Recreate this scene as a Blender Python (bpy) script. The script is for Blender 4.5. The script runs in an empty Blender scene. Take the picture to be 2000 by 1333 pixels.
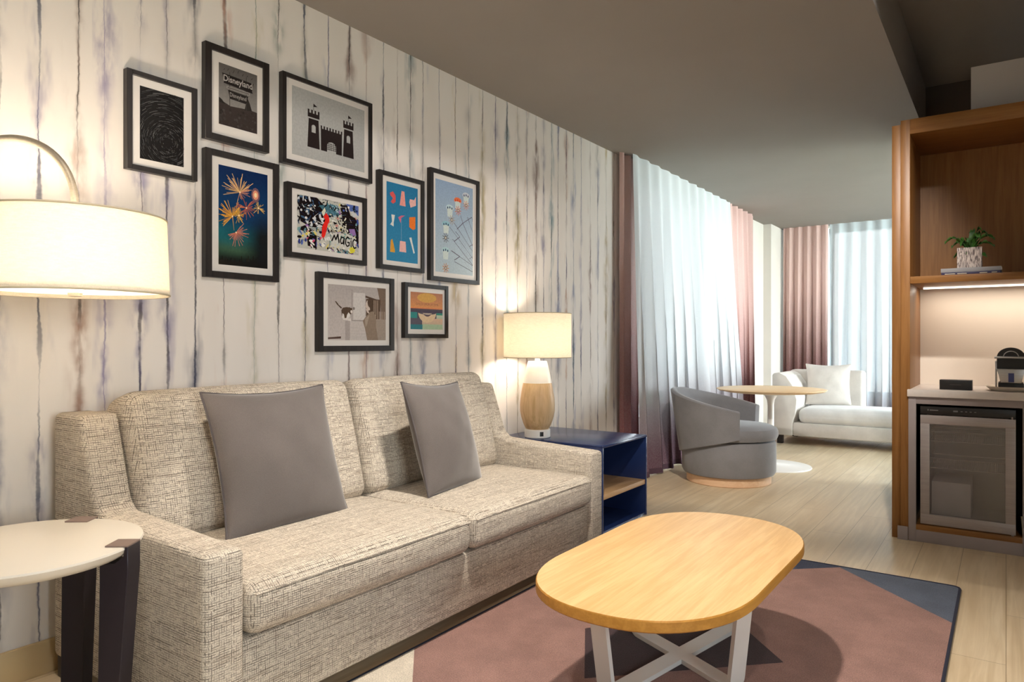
import bpy, bmesh, math, random
from mathutils import Vector, Matrix, Euler
C = bpy.context.scene.collection
PI = math.pi
R = math.radians

# ------------------------------------------------------------------ mesh builder
class MB:
    def __init__(s):
        s.v = []; s.f = []; s.m = []; s.c = []
    def face(s, pts, m=0, col=None):
        b = len(s.v); s.v += [tuple(p) for p in pts]
        s.f.append(tuple(range(b, b+len(pts)))); s.m.append(m); s.c.append(col)
    def add(s, verts, faces, m=0, col=None, mat=None):
        b = len(s.v)
        for p in verts:
            p = Vector(p)
            if mat is not None: p = mat @ p
            s.v.append(tuple(p))
        for f in faces:
            s.f.append(tuple(b+i for i in f)); s.m.append(m); s.c.append(col)
        return s
    def bm(s, bm, m=0, mat=None, col=None):
        bm.verts.index_update()
        s.add([v.co.copy() for v in bm.verts], [[v.index for v in f.verts] for f in bm.faces], m, col, mat)
        bm.free(); return s
    def box(s, x0, x1, y0, y1, z0, z1, bev=0.0, seg=2, m=0, mat=None):
        bm = bmesh.new()
        M = Matrix.Translation(((x0+x1)/2, (y0+y1)/2, (z0+z1)/2)) @ Matrix.Diagonal((x1-x0, y1-y0, z1-z0, 1))
        bmesh.ops.create_cube(bm, size=1.0, matrix=M)
        if bev > 0:
            bmesh.ops.bevel(bm, geom=list(bm.edges), offset=bev, segments=seg, profile=0.5, affect='EDGES')
        return s.bm(bm, m, mat)
    def prism(s, prof, a0, a1, axis='y', bev=0.0, seg=2, m=0, mat=None):
        """extrude a 2D outline; axis y: (x,z), axis x: (y,z), axis z: (x,y)"""
        bm = bmesh.new()
        def P(p, a):
            return (p[0], a, p[1]) if axis == 'y' else ((a, p[0], p[1]) if axis == 'x' else (p[0], p[1], a))
        A = [bm.verts.new(P(p, a0)) for p in prof]; B = [bm.verts.new(P(p, a1)) for p in prof]
        bm.faces.new(A); bm.faces.new(B[::-1])
        n = len(prof)
        for i in range(n):
            bm.faces.new((A[i], B[i], B[(i+1) % n], A[(i+1) % n]))
        bmesh.ops.recalc_face_normals(bm, faces=list(bm.faces))
        if bev > 0:
            bmesh.ops.bevel(bm, geom=list(bm.edges), offset=bev, segments=seg, profile=0.5, affect='EDGES')
        return s.bm(bm, m, mat)
    def tube(s, pts, r, n=10, m=0, caps=True, closed=False, mat=None):
        P = [Vector(p) for p in pts]; L = len(P); rings = []
        rr = r if isinstance(r, (list, tuple)) else [r]*L
        up = None
        vs = []; fs = []
        for i in range(L):
            a = P[(i-1) % L] if (closed or i > 0) else P[i]
            b = P[(i+1) % L] if (closed or i < L-1) else P[i]
            t = (b-a)
            if t.length < 1e-9: t = Vector((0, 0, 1))
            t.normalize()
            if up is None:
                up = Vector((0, 0, 1)) if abs(t.z) < .9 else Vector((1, 0, 0))
            u = (up - t*up.dot(t))
            if u.length < 1e-6: u = t.orthogonal()
            u.normalize(); w = t.cross(u); up = u
            for k in range(n):
                an = 2*PI*k/n
                vs.append(P[i] + (u*math.cos(an) + w*math.sin(an))*rr[i])
        for i in range(L if closed else L-1):
            j = (i+1) % L
            for k in range(n):
                fs.append((i*n+k, i*n+(k+1) % n, j*n+(k+1) % n, j*n+k))
        if caps and not closed:
            fs.append(tuple(range(n))[::-1]); fs.append(tuple((L-1)*n+k for k in range(n)))
        return s.add(vs, fs, m, None, mat)
    def lathe(s, prof, cx=0, cy=0, n=48, m=0, mat=None):
        """prof: list of (r,z) bottom to top"""
        vs = []; fs = []
        for (r, z) in prof:
            for k in range(n):
                a = 2*PI*k/n
                vs.append((cx+r*math.cos(a), cy+r*math.sin(a), z))
        for i in range(len(prof)-1):
            for k in range(n):
                fs.append((i*n+k, i*n+(k+1) % n, (i+1)*n+(k+1) % n, (i+1)*n+k))
        if prof[0][0] > 1e-4: fs.append(tuple(range(n))[::-1])
        if prof[-1][0] > 1e-4: fs.append(tuple((len(prof)-1)*n+k for k in range(n)))
        return s.add(vs, fs, m, None, mat)
    def rbox(s, sx, sy, sz, r, n=10, crown=(0, 0, 0), mat=None, m=0):
        """soft box centred on the origin; crown bulges the x, y, z faces"""
        def ticks(L):
            h = L/2; t = []
            for k in range(5):
                t.append(-h + r*(1-math.cos(PI/2*k/4))*1.0)
            for k in range(1, n): t.append(-h+r + (L-2*r)*k/n)
            for k in range(4, -1, -1): t.append(h - r*(1-math.cos(PI/2*k/4)))
            return t
        T = [ticks(sx), ticks(sy), ticks(sz)]; H = [sx/2, sy/2, sz/2]
        idx = {}; vs = []; fs = []
        def vert(p):
            k = tuple(round(q, 6) for q in p)
            if k in idx: return idx[k]
            inner = [max(-(H[i]-r), min(H[i]-r, p[i])) for i in range(3)]
            d = Vector(p)-Vector(inner)
            if d.length > 1e-9:
                q = Vector(inner) + d.normalized()*r if sum(abs(p[i]-inner[i]) > 1e-9 for i in range(3)) > 1 else Vector(p)
            else: q = Vector(p)
            u = [p[i]/H[i] for i in range(3)]
            for i in range(3):
                j, k2 = (i+1) % 3, (i+2) % 3
                q[i] += crown[i]*u[i]*max(0, (1-u[j]**2))**.7*max(0, (1-u[k2]**2))**.7
            idx[k] = len(vs); vs.append(q); return idx[k]
        for ax in range(3):
            j, k = (ax+1) % 3, (ax+2) % 3
            for sg in (-1, 1):
                for a in range(len(T[j])-1):
                    for b in range(len(T[k])-1):
                        q = []
                        for (da, db) in ((0, 0), (1, 0), (1, 1), (0, 1)):
                            p = [0, 0, 0]; p[ax] = sg*H[ax]; p[j] = T[j][a+da]; p[k] = T[k][b+db]
                            q.append(vert(p))
                        fs.append(q if sg > 0 else q[::-1])
        return s.add(vs, fs, m, None, mat)
    def build(s, name, mats, parent=None, loc=None, smooth=38, uv=True):
        if not isinstance(mats, (list, tuple)): mats = [mats]
        o = loc if loc is not None else (parent.location if parent is not None and parent.parent is None else None)
        if parent is not None and parent.parent is not None and loc is None:
            o = parent.parent.location
        off = Vector(o) if o is not None else Vector((0, 0, 0))
        me = bpy.data.meshes.new(name)
        me.from_pydata([Vector(p)-off for p in s.v], [], s.f)
        me.polygons.foreach_set('material_index', s.m)
        for mt in mats: me.materials.append(mt)
        me.validate(); me.update()
        if smooth is not None:
            me.polygons.foreach_set('use_smooth', [True]*len(me.polygons))
            me.set_sharp_from_angle(angle=R(smooth))
        if uv and len(me.polygons) == len(s.f):
            ul = me.uv_layers.new(name='UVMap')
            for p in me.polygons:
                nx, ny, nz = (abs(q) for q in p.normal)
                for li in p.loop_indices:
                    co = me.vertices[me.loops[li].vertex_index].co
                    if nz >= nx and nz >= ny: q = (co.y, co.x)
                    elif nx >= ny: q = (co.y, co.z)
                    else: q = (co.x, co.z)
                    ul.data[li].uv = q
        if any(c is not None for c in s.c) and len(me.polygons) == len(s.f):
            ca = me.color_attributes.new('Col', 'FLOAT_COLOR', 'CORNER')
            for p, c in zip(me.polygons, s.c):
                for n_, li in enumerate(p.loop_indices):
                    cc = c if c is not None else (.5, .5, .5)
                    if isinstance(cc[0], (tuple, list)): cc = cc[n_ % len(cc)]
                    ca.data[li].color = (cc[0], cc[1], cc[2], 1)
        ob = bpy.data.objects.new(name, me); C.objects.link(ob)
        if parent is not None: ob.parent = parent
        elif loc is not None: ob.location = loc
        return ob

def thing(name, label, cat, loc, group=None, rotz=0):
    o = bpy.data.objects.new(name, None); C.objects.link(o)
    o.empty_display_size = .1
    o.location = loc; o.rotation_euler = (0, 0, rotz); o['label'] = label; o['category'] = cat
    if group: o['group'] = group
    return o
def tag(o, label, cat, group=None):
    o['label'] = label; o['category'] = cat
    if group: o['group'] = group
    return o
def struct(o):
    o['kind'] = 'structure'; return o

def lin(r, g, b):
    f = lambda c: (c/255/12.92 if c/255 <= .04045 else ((c/255+.055)/1.055)**2.4)
    return (f(r), f(g), f(b))

# ------------------------------------------------------------------ materials
class NT:
    def __init__(s, name):
        s.m = bpy.data.materials.new(name); s.m.use_nodes = True
        s.t = s.m.node_tree; s.t.nodes.clear()
        s.out = s.t.nodes.new('ShaderNodeOutputMaterial')
    def n(s, typ, ins=None, **kw):
        nd = s.t.nodes.new(typ)
        for k, v in kw.items(): setattr(nd, k, v)
        if ins:
            for k, v in ins.items():
                sock = nd.inputs[k]
                if hasattr(v, 'node'): s.t.links.new(v, sock)
                else:
                    if sock.type == 'RGBA' and len(v) == 3: v = (*v, 1)
                    sock.default_value = v
        return nd
    def math(s, op, a, b=None, c=None, clamp=False):
        i = {0: a}
        if b is not None: i[1] = b
        if c is not None: i[2] = c
        nd = s.n('ShaderNodeMath', i, operation=op, use_clamp=clamp); return nd.outputs[0]
    def mix(s, f, a, b, blend='MIX'):
        nd = s.n('ShaderNodeMix', None, data_type='RGBA', blend_type=blend)
        for k, v in ((0, f), (6, a), (7, b)):
            if hasattr(v, 'node'): s.t.links.new(v, nd.inputs[k])
            else: nd.inputs[k].default_value = v if k == 0 else (*v[:3], 1)
        return nd.outputs[2]
    def noise(s, vec, scale, detail=2, rough=.5, dist=0):
        i = {'Scale': scale, 'Detail': detail, 'Roughness': rough, 'Distortion': dist}
        if vec is not None: i['Vector'] = vec
        return s.n('ShaderNodeTexNoise', i).outputs['Fac']
    def ramp(s, fac, lo, hi, a=0., b=1.):
        nd = s.n('ShaderNodeMapRange', {0: fac, 1: lo, 2: hi, 3: a, 4: b}); nd.interpolation_type = 'SMOOTHSTEP'
        return nd.outputs[0]
    def mapping(s, vec, scale=(1, 1, 1), loc=(0, 0, 0), rot=(0, 0, 0)):
        return s.n('ShaderNodeMapping', {'Vector': vec, 'Scale': scale, 'Location': loc, 'Rotation': rot}).outputs[0]
    def obj(s): return s.n('ShaderNodeTexCoord').outputs['Object']
    def uv(s): return s.n('ShaderNodeTexCoord').outputs['UV']
    def bump(s, h, strength=.3, dist=.002):
        return s.n('ShaderNodeBump', {'Height': h, 'Strength': strength, 'Distance': dist}).outputs[0]
    def surf(s, sh):
        s.t.links.new(sh, s.out.inputs[0]); return s.m
    def bsdf(s, col, rough=.5, metal=0., spec=.5, normal=None, **kw):
        i = {'Base Color': col, 'Roughness': rough, 'Metallic': metal, 'Specular IOR Level': spec}
        if normal is not None: i['Normal'] = normal
        i.update(kw)
        return s.surf(s.n('ShaderNodeBsdfPrincipled', i).outputs[0])

def plain(name, col, rough=.5, metal=0., spec=.5, var=.06, vs=6., **kw):
    t = NT(name)
    nz = t.noise(t.obj(), vs, 3)
    k = t.ramp(nz, .3, .7, 1-var, 1+var*.3)
    cc = t.n('ShaderNodeMix', None, data_type='RGBA', blend_type='MULTIPLY')
    cc.inputs[0].default_value = 1; cc.inputs[6].default_value = (*col, 1)
    cb = t.n('ShaderNodeCombineColor', {0: k, 1: k, 2: k}).outputs[0]
    t.t.links.new(cb, cc.inputs[7])
    return t.bsdf(cc.outputs[2], rough, metal, spec, **kw)

def wood(name, ca, cb, axis='y', scale=1., rough=.45, spec=.4):
    t = NT(name)
    sc = {'x': (1.2, 22, 22), 'y': (22, 1.2, 22), 'z': (22, 22, 1.2)}[axis]
    v = t.mapping(t.obj(), tuple(q*scale for q in sc))
    a = t.noise(v, 1.6, 6, .62, .6)
    b = t.noise(t.mapping(t.obj(), tuple(q*scale*5 for q in sc)), 1.5, 3)
    k = t.math('ADD', t.math('MULTIPLY', a, .75), t.math('MULTIPLY', b, .25))
    col = t.mix(t.ramp(k, .36, .66), ca, cb)
    return t.bsdf(col, rough, 0, spec, t.bump(b, .06, .001))

def tweed(name):
    t = NT(name); uv = t.uv()
    sep = t.n('ShaderNodeSeparateXYZ', {0: uv}); U, V = sep.outputs[0], sep.outputs[1]
    wob = t.math('MULTIPLY', t.math('SUBTRACT', t.noise(t.mapping(uv, (45, 45, 1)), 1, 2), .5), .55)
    fine = t.noise(t.mapping(uv, (520, 520, 1)), 1, 2)
    brk = t.ramp(fine, .30, .55, .25, 1.)
    def lines(a, b, per, seed, lo, hi, df, wd):
        q = t.math('ADD', t.math('MULTIPLY', a, per), wob)
        cell = t.math('FLOOR', q); fr = t.math('ABSOLUTE', t.math('SUBTRACT', t.math('FRACT', q), .5))
        ln = t.ramp(fr, wd, wd*.35)
        vec = t.n('ShaderNodeCombineXYZ', {0: t.math('MULTIPLY', b, df), 1: t.math('MULTIPLY', cell, 3.7), 2: seed}).outputs[0]
        dash = t.ramp(t.noise(vec, 1., 2), lo, hi)
        row = t.ramp(t.noise(t.n('ShaderNodeCombineXYZ', {0: t.math('MULTIPLY', cell, 1.91), 1: seed, 2: t.math('MULTIPLY', b, 5.)}).outputs[0], 1., 1), .35, .65, .45, 1.)
        return t.math('MULTIPLY', t.math('MULTIPLY', ln, dash), row)
    l1 = lines(V, U, 150., 1.3, .34, .50, 46., .24); l2 = lines(U, V, 136., 7.9, .40, .55, 70., .20)
    dk = t.math('MULTIPLY', t.math('MAXIMUM', l1, l2), brk)
    slub = t.noise(t.mapping(uv, (7, 95, 1)), 1, 3)
    spk = t.noise(t.mapping(uv, (260, 260, 1)), 1, 2)
    base = t.mix(t.ramp(fine, .3, .7), lin(184, 170, 152), lin(247, 237, 221))
    base = t.mix(t.ramp(spk, 0.52, .68, 0, .30), base, lin(128, 112, 98))
    base = t.mix(t.ramp(slub, 0.50, .70, 0, .38), base, lin(144, 124, 104))
    col = t.mix(t.math('MULTIPLY', dk, .92), base, lin(52, 42, 40))
    h = t.math('ADD', t.math('MULTIPLY', fine, .6), t.math('MULTIPLY', dk, -.6))
    return t.bsdf(col, .95, 0, .1, t.bump(h, .6, .003))

def cloth(name, col, sheen=.25, fine=500, var=.10, rough=.9):
    t = NT(name)
    a = t.noise(t.mapping(t.obj(), (fine, fine, fine)), 1, 2)
    b = t.noise(t.obj(), 7, 3)
    k = t.math('ADD', t.ramp(a, .3, .7, 1-var, 1+var), t.ramp(b, .3, .7, -.06, .06))
    cb = t.n('ShaderNodeCombineColor', {0: k, 1: k, 2: k}).outputs[0]
    c2 = t.mix(1., col, cb, 'MULTIPLY')
    return t.bsdf(c2, rough, 0, .15, t.bump(a, .15, .001), **{'Sheen Weight': sheen, 'Sheen Roughness': .4})

def ombre(name, top, bot, z0, z1, transp=0., transl=.4, fine=True, glow=None):
    """dyed curtain cloth whose dye deepens towards the hem"""
    t = NT(name)
    pos = t.n('ShaderNodeNewGeometry').outputs['Position']
    z = t.n('ShaderNodeSeparateXYZ', {0: pos}).outputs[2]
    nz = t.math('MULTIPLY', t.math('SUBTRACT', t.noise(pos, 3., 3), .5), .25)
    k = t.ramp(t.math('ADD', z, nz), z0, z1)
    col = t.mix(k, bot, top)
    thr = t.noise(t.mapping(pos, (260, 260, 90)), 1, 2)
    col = t.mix(t.ramp(thr, .3, .7, 0, .10), col, (.9, .9, .9))
    d = t.n('ShaderNodeBsdfDiffuse', {'Color': col}).outputs[0]
    tr = t.n('ShaderNodeBsdfTranslucent', {'Color': col}).outputs[0]
    m1 = t.n('ShaderNodeMixShader', {0: transl, 1: d, 2: tr}).outputs[0]
    if transp > 0:
        tp = t.n('ShaderNodeBsdfTransparent', {'Color': (1, 1, 1)}).outputs[0]
        fc = t.n('ShaderNodeLayerWeight', {'Blend': .5}).outputs['Facing']
        tf = t.math('MULTIPLY', t.ramp(thr, .35, .65, transp*.8, transp*1.2), t.ramp(fc, .95, .15, .1, 1.))
        m1 = t.n('ShaderNodeMixShader', {0: tf, 1: m1, 2: tp}).outputs[0]
    return t.surf(m1)

def shade_mat(name, col, transl=.6):
    t = NT(name)
    w = t.noise(t.mapping(t.obj(), (300, 300, 500)), 1, 2)
    w2 = t.noise(t.mapping(t.obj(), (40, 40, 300)), 1, 2)
    k = t.math('ADD', t.math('MULTIPLY', w, .5), t.math('MULTIPLY', w2, .5))
    c = t.mix(t.ramp(k, .35, .65), tuple(q*.86 for q in col), col)
    d = t.n('ShaderNodeBsdfDiffuse', {'Color': c}).outputs[0]
    tr = t.n('ShaderNodeBsdfTranslucent', {'Color': c}).outputs[0]
    return t.surf(t.n('ShaderNodeMixShader', {0: transl, 1: d, 2: tr}).outputs[0])

def emit(name, col, strength):
    t = NT(name)
    return t.surf(t.n('ShaderNodeEmission', {'Color': col, 'Strength': strength}).outputs[0])

def thin_glass(name, tint=(.96, .98, .97), refl=.08, rough=.04):
    t = NT(name)
    a = t.n('ShaderNodeBsdfTransparent', {'Color': tint}).outputs[0]
    g = t.n('ShaderNodeBsdfGlossy', {'Color': (1, 1, 1), 'Roughness': rough}).outputs[0]
    fr = t.n('ShaderNodeFresnel', {'IOR': 1.45}).outputs[0]
    f = t.math('ADD', t.math('MULTIPLY', fr, .6), refl*.2)
    return t.surf(t.n('ShaderNodeMixShader', {0: f, 1: a, 2: g}).outputs[0])

def floor_mat():
    t = NT('oak_planks'); o = t.obj()
    v = t.mapping(o, (1, 1, 1), (0.03, 0, 0), (0, 0, R(90)))
    br = t.n('ShaderNodeTexBrick', {'Vector': v, 'Color1': (.2, .2, .2, 1), 'Color2': (.8, .8, .8, 1), 'Mortar': (0, 0, 0, 1), 'Scale': 1.,
             'Mortar Size': .0016, 'Mortar Smooth': .3, 'Bias': 0., 'Brick Width': 1.5, 'Row Height': .192}, offset=.37)
    pl = br.outputs['Color']; mo = br.outputs['Fac']
    a = t.noise(t.mapping(o, (24, 1.1, 1)), 1.3, 6, .6, .8)
    b = t.noise(t.mapping(o, (5, .7, 1)), 1.2, 3, .5, 1.2)
    base = t.mix(t.ramp(a, .3, .7), lin(196, 172, 136), lin(222, 202, 170))
    base = t.mix(t.ramp(b, .35, .7, 0, .45), base, lin(186, 158, 118))
    plv = t.n('ShaderNodeSeparateColor', {0: pl}).outputs[0]
    base = t.mix(t.math('MULTIPLY', plv, .28), base, lin(230, 214, 186))
    col = t.mix(t.math('MULTIPLY', mo, .6), base, lin(110, 88, 62))
    rg = t.ramp(a, .3, .7, .34, .46)
    return t.bsdf(col, rg, 0, .45, t.bump(t.math('SUBTRACT', a, mo), .08, .001))

def wallpaper_mat():
    t = NT('watercolour_wallpaper')
    at = t.n('ShaderNodeAttribute', attribute_name='ln').outputs['Vector']
    s_ = t.n('ShaderNodeSeparateXYZ', {0: at}); d, z, idn = s_.outputs
    c1 = t.n('ShaderNodeAttribute', attribute_name='inkA').outputs['Color']
    c2 = t.n('ShaderNodeAttribute', attribute_name='inkB').outputs['Color']
    c3 = t.n('ShaderNodeAttribute', attribute_name='inkC').outputs['Color']
    str_ = t.n('ShaderNodeSeparateColor', {0: c3}).outputs[0]
    idv = t.math('MULTIPLY', idn, 13.37)
    def nz(zs, seed, detail=2, ds=0.):
        vec = t.n('ShaderNodeCombineXYZ', {0: t.math('MULTIPLY', z, zs), 1: t.math('ADD', idv, seed), 2: t.math('MULTIPLY', d, ds)}).outputs[0]
        return t.noise(vec, 1., detail)
    wob = t.math('ADD', t.math('MULTIPLY', t.math('SUBTRACT', nz(2.2, 1.1), .5), .030), t.math('MULTIPLY', t.math('SUBTRACT', nz(46, 5.3, 3), .5), .009))
    ad = t.math('ABSOLUTE', t.math('ADD', d, wob))
    # thin ink line, swelling and thinning
    w = t.math('ADD', t.ramp(nz(2.6, 21.2, 3), .46, .70, .0018, .0105), .0004)
    w = t.math('MULTIPLY', w, t.math('ADD', .55, str_))
    core = t.ramp(t.math('DIVIDE', ad, w), 1.0, .35)
    pres = t.ramp(nz(1.6, 33.7, 3), 0.34, .54, .06, 1.)
    core = t.math('MULTIPLY', t.math('MULTIPLY', core, pres), t.ramp(nz(30, 3.1, 2), .2, .6, .6, 1.))
    # wide wet bleed on both sides
    bw = t.ramp(nz(2.1, 47.9, 3), .40, .70, .004, .042)
    q = t.math('DIVIDE', ad, bw)
    bl = t.math('POWER', 2.718, t.math('MULTIPLY', t.math('MULTIPLY', q, q), -1.))
    bl = t.math('MULTIPLY', bl, t.ramp(nz(9, 61.3, 4, 26.), .30, .66))
    bl2 = t.math('MULTIPLY', bl, t.ramp(nz(1.9, 71.3, 2), .40, .62))
    bl1 = t.math('MULTIPLY', bl, t.ramp(nz(2.3, 83.3, 2), .36, .60))
    paper = t.mix(t.ramp(t.noise(t.mapping(t.obj(), (4, 4, 1.2)), 1, 4), .35, .7, 0, .35), lin(237, 230, 223), lin(224, 214, 205))
    weave = t.noise(t.mapping(t.obj(), (500, 500, 220)), 1, 2)
    col = t.mix(t.math('MULTIPLY', bl1, .40), paper, c1)
    col = t.mix(t.math('MULTIPLY', bl2, .80), col, c2)
    col = t.mix(t.math('MULTIPLY', core, .82), col, c1)
    # loose coloured blooms
    bloom = t.math('MULTIPLY', t.ramp(ad, .065, .0), t.ramp(nz(3.3, 95.1, 3, 14.), .56, .72))
    col = t.mix(t.math('MULTIPLY', bloom, .5), col, c2)
    return t.bsdf(col, .75, 0, .25, t.bump(weave, .08, .001))

def rug_mat():
    t = NT('wool_rug'); o = t.obj()
    c = t.n('ShaderNodeAttribute', attribute_name='Col').outputs['Color']
    a = t.noise(t.mapping(o, (260, 260, 260)), 1, 2)
    b = t.noise(t.mapping(o, (6, 6, 6)), 1, 5, .65)
    k = t.math('MULTIPLY', t.ramp(a, .25, .75, .72, 1.16), t.ramp(b, .3, .7, .86, 1.08))
    cb = t.n('ShaderNodeCombineColor', {0: k, 1: k, 2: k}).outputs[0]
    return t.bsdf(t.mix(1., c, cb, 'MULTIPLY'), .98, 0, .05, t.bump(a, .7, .004), **{'Sheen Weight': .15})

def print_mat():
    t = NT('printed_paper')
    c = t.n('ShaderNodeAttribute', attribute_name='Col').outputs['Color']
    g = t.noise(t.mapping(t.obj(), (90, 90, 90)), 1, 3)
    k = t.ramp(g, .3, .7, .93, 1.05)
    cb = t.n('ShaderNodeCombineColor', {0: k, 1: k, 2: k}).outputs[0]
    return t.bsdf(t.mix(1., c, cb, 'MULTIPLY'), .22, 0, .4)

def brushed(name, col, rough=.35, metal=.9):
    t = NT(name)
    a = t.noise(t.mapping(t.obj(), (3, 200, 200)), 1, 2)
    return t.bsdf(t.mix(t.ramp(a, .3, .7), tuple(q*.88 for q in col), col), rough, metal, .5)

M = {}
M['wallpaper'] = wallpaper_mat()
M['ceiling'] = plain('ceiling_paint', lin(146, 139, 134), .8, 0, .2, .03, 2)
M['white_wall'] = plain('white_wall_paint', lin(226, 221, 213), .8, 0, .2, .03, 2)
M['dark_wall'] = plain('dark_wall_paint', lin(96, 86, 78), .85, 0, .2, .05, 2)
M['floor'] = floor_mat()
M['baseboard'] = plain('taupe_baseboard', lin(196, 172, 130), .5, 0, .4, .05, 5)
M['tweed'] = tweed('sofa_tweed')
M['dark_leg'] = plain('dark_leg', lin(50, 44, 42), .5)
M['pillow'] = cloth('taupe_velvet', lin(106, 99, 96), .7)
M['piping'] = cloth('taupe_piping', lin(92, 86, 86), .2)
M['white_lacquer'] = plain('white_lacquer', lin(238, 229, 214), .28, 0, .5, .02, 3)
M['plum_leg'] = plain('dark_plum_steel', lin(40, 33, 43), .42, .2, .5, .05, 4)
M['clip'] = plain('taupe_clip', lin(142, 122, 114), .45, .3)
M['nickel'] = brushed('satin_nickel', lin(206, 194, 174), .42, .45)
M['shade'] = shade_mat('linen_shade', lin(252, 246, 233), .34)
M['trim_tape'] = plain('shade_trim', lin(205, 192, 165), .8)
M['diffuser'] = shade_mat('white_diffuser', (.93, .9, .85), .75)
M['navy'] = plain('navy_lacquer', lin(38, 56, 104), .22, 0, .55, .04, 3)
M['navy_top'] = M['navy']
M['shelf_oak'] = wood('oak_shelf', lin(196, 152, 106), lin(216, 176, 132), 'y')
M['lamp_oak'] = wood('pale_oak_turned', lin(200, 164, 118), lin(226, 194, 150), 'z', .8)
M['lamp_white'] = plain('white_ceramic', lin(246, 242, 236), .35)
M['table_oak'] = wood('honey_oak_top', lin(212, 168, 108), lin(230, 190, 132), 'y', 1., .35, .45)
M['table_edge'] = wood('honey_oak_edge', lin(176, 122, 48), lin(196, 140, 62), 'y', 1., .45, .4)
M['white_steel'] = plain('white_steel', lin(232, 228, 222), .4, 0, .5, .02, 3)
M['rug'] = rug_mat()
M['binding'] = cloth('navy_binding', lin(44, 46, 62), .1)
M['grey_velvet'] = cloth('grey_velvet', lin(132, 130, 132), .4, 300, .06)
M['plinth'] = wood('pale_plinth', lin(226, 184, 146), lin(236, 200, 164), 'x', .7)
M['round_oak'] = wood('pale_round_top', lin(228, 190, 142), lin(240, 208, 166), 'x', .7)
M['cream'] = cloth('cream_linen', lin(212, 206, 198), .2, 350, .06)
M['cream_mattress'] = cloth('white_mattress_linen', lin(222, 220, 216), .2, 350, .05)
M['drape'] = ombre('rose_drape', lin(208, 174, 167), lin(120, 74, 74), .3, 1.9, 0, .06)
M['drape_far'] = ombre('rose_drape_far', lin(222, 190, 182), lin(112, 66, 64), .5, 2.1, 0, .05)
M['drape_sheer'] = ombre('rose_sheer_drape', lin(212, 178, 170), lin(136, 82, 84), .2, 2.1, .03, .14)
M['sheer'] = ombre('white_plum_sheer', lin(214, 219, 222), lin(104, 72, 84), .12, 1.15, .012, .013)
M['sheer_far'] = ombre('white_sheer', lin(206, 217, 224), lin(150, 140, 150), .05, .75, .022, .010)
M['hem'] = cloth('plum_hem', lin(88, 66, 76), .1)
M['cab_oak'] = wood('cabinet_oak', lin(128, 84, 38), lin(148, 102, 54), 'z', .8, .42)
M['cab_oak_h'] = wood('cabinet_oak_flat', lin(128, 84, 38), lin(148, 102, 54), 'x', .8, .42)
M['counter'] = plain('white_quartz', lin(212, 202, 194), .3, 0, .5, .03, 40)
M['grey_lam'] = plain('grey_laminate', lin(150, 138, 136), .5, 0, .4, .04, 6)
M['splash'] = plain('white_backsplash', lin(226, 214, 200), .35, 0, .4, .02, 2)
M['black'] = plain('black_plastic', lin(26, 24, 24), .4)
M['frame'] = wood('black_frame', lin(30, 26, 25), lin(44, 38, 36), 'z', 1., .38, .45)
M['mat'] = plain('mat_board', lin(226, 220, 214), .3, 0, .4, .02, 5)
M['print'] = print_mat()
M['steel'] = brushed('steel_door', lin(170, 160, 156), .45, .35)
M['wire'] = plain('wire_white', lin(196, 190, 186), .4, .3)
M['liner'] = plain('fridge_liner', lin(216, 212, 210), .5)
M['glass'] = thin_glass('window_glass')
M['fridge_glass'] = thin_glass('fridge_glass', (.82, .81, .81), .35, .3)
M['win_frame'] = plain('window_frame', lin(176, 178, 182), .5)
M['led'] = emit('led_diffuser', (1., .9, .76), 2.2)
M['soil'] = plain('soil', lin(40, 30, 22), .9)
M['tray'] = plain('stoneware_tray', lin(206, 194, 178), .4)
M['silver'] = brushed('silver_plastic', lin(190, 188, 186), .35, .6)
M['blue_label'] = plain('blue_label', lin(58, 66, 120), .4)
M['book_grey'] = plain('grey_cover', lin(150, 148, 150), .6)
M['book_navy'] = plain('navy_cover', lin(44, 36, 74), .5)
M['paper'] = plain('page_edges', lin(228, 220, 205), .8)
M['gold_mark'] = plain('pale_marks', lin(196, 184, 160), .5)
M['bulk'] = plain('bulkhead_paint', lin(186, 180, 176), .8, 0, .2, .03, 2)
M['grey_mark'] = plain('grey_marks', lin(110, 106, 104), .5)
M['switch'] = plain('switch_white', lin(245, 243, 240), .35)

def pot_mat():
    t = NT('etched_pot'); o = t.obj()
    a = t.noise(t.mapping(o, (330, 330, 30)), 1, 2, .5, .3)
    return t.bsdf(t.mix(t.ramp(a, .44, .54), lin(96, 82, 82), lin(206, 192, 184)), .5, 0, .4)
def leaf_mat():
    t = NT('leaf'); o = t.obj()
    a = t.noise(t.mapping(o, (40, 40, 40)), 1, 3)
    return t.bsdf(t.mix(t.ramp(a, .3, .7), lin(34, 70, 22), lin(70, 116, 44)), .4, 0, .5)
M['pot'] = pot_mat(); M['leaf'] = leaf_mat()
def outside_mat():
    t = NT('outside_ground'); o = t.obj()
    a = t.noise(t.mapping(o, (.05, .05, .05)), 1, 5)
    return t.bsdf(t.mix(t.ramp(a, .4, .6), lin(190, 196, 170), lin(224, 222, 210)), .9, 0, .1)
M['outside'] = outside_mat()

# ------------------------------------------------------------------ room shell
WX = -2.72; LOW = 2.75; HIGH = 3.12; SOF = -.51; FY = 10.45; RX = 2.3; BY = -2.6
b = MB(); b.box(-2.95, RX+.15, BY-.15, FY+.2, -.12, 0); struct(b.build('floor', M['floor'], loc=(0, 0, 0), uv=False))
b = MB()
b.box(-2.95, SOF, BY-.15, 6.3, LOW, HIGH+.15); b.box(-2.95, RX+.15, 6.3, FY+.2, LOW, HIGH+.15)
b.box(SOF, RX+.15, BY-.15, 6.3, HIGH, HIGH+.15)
struct(b.build('ceiling', M['ceiling'], loc=(0, 0, 0)))

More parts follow.
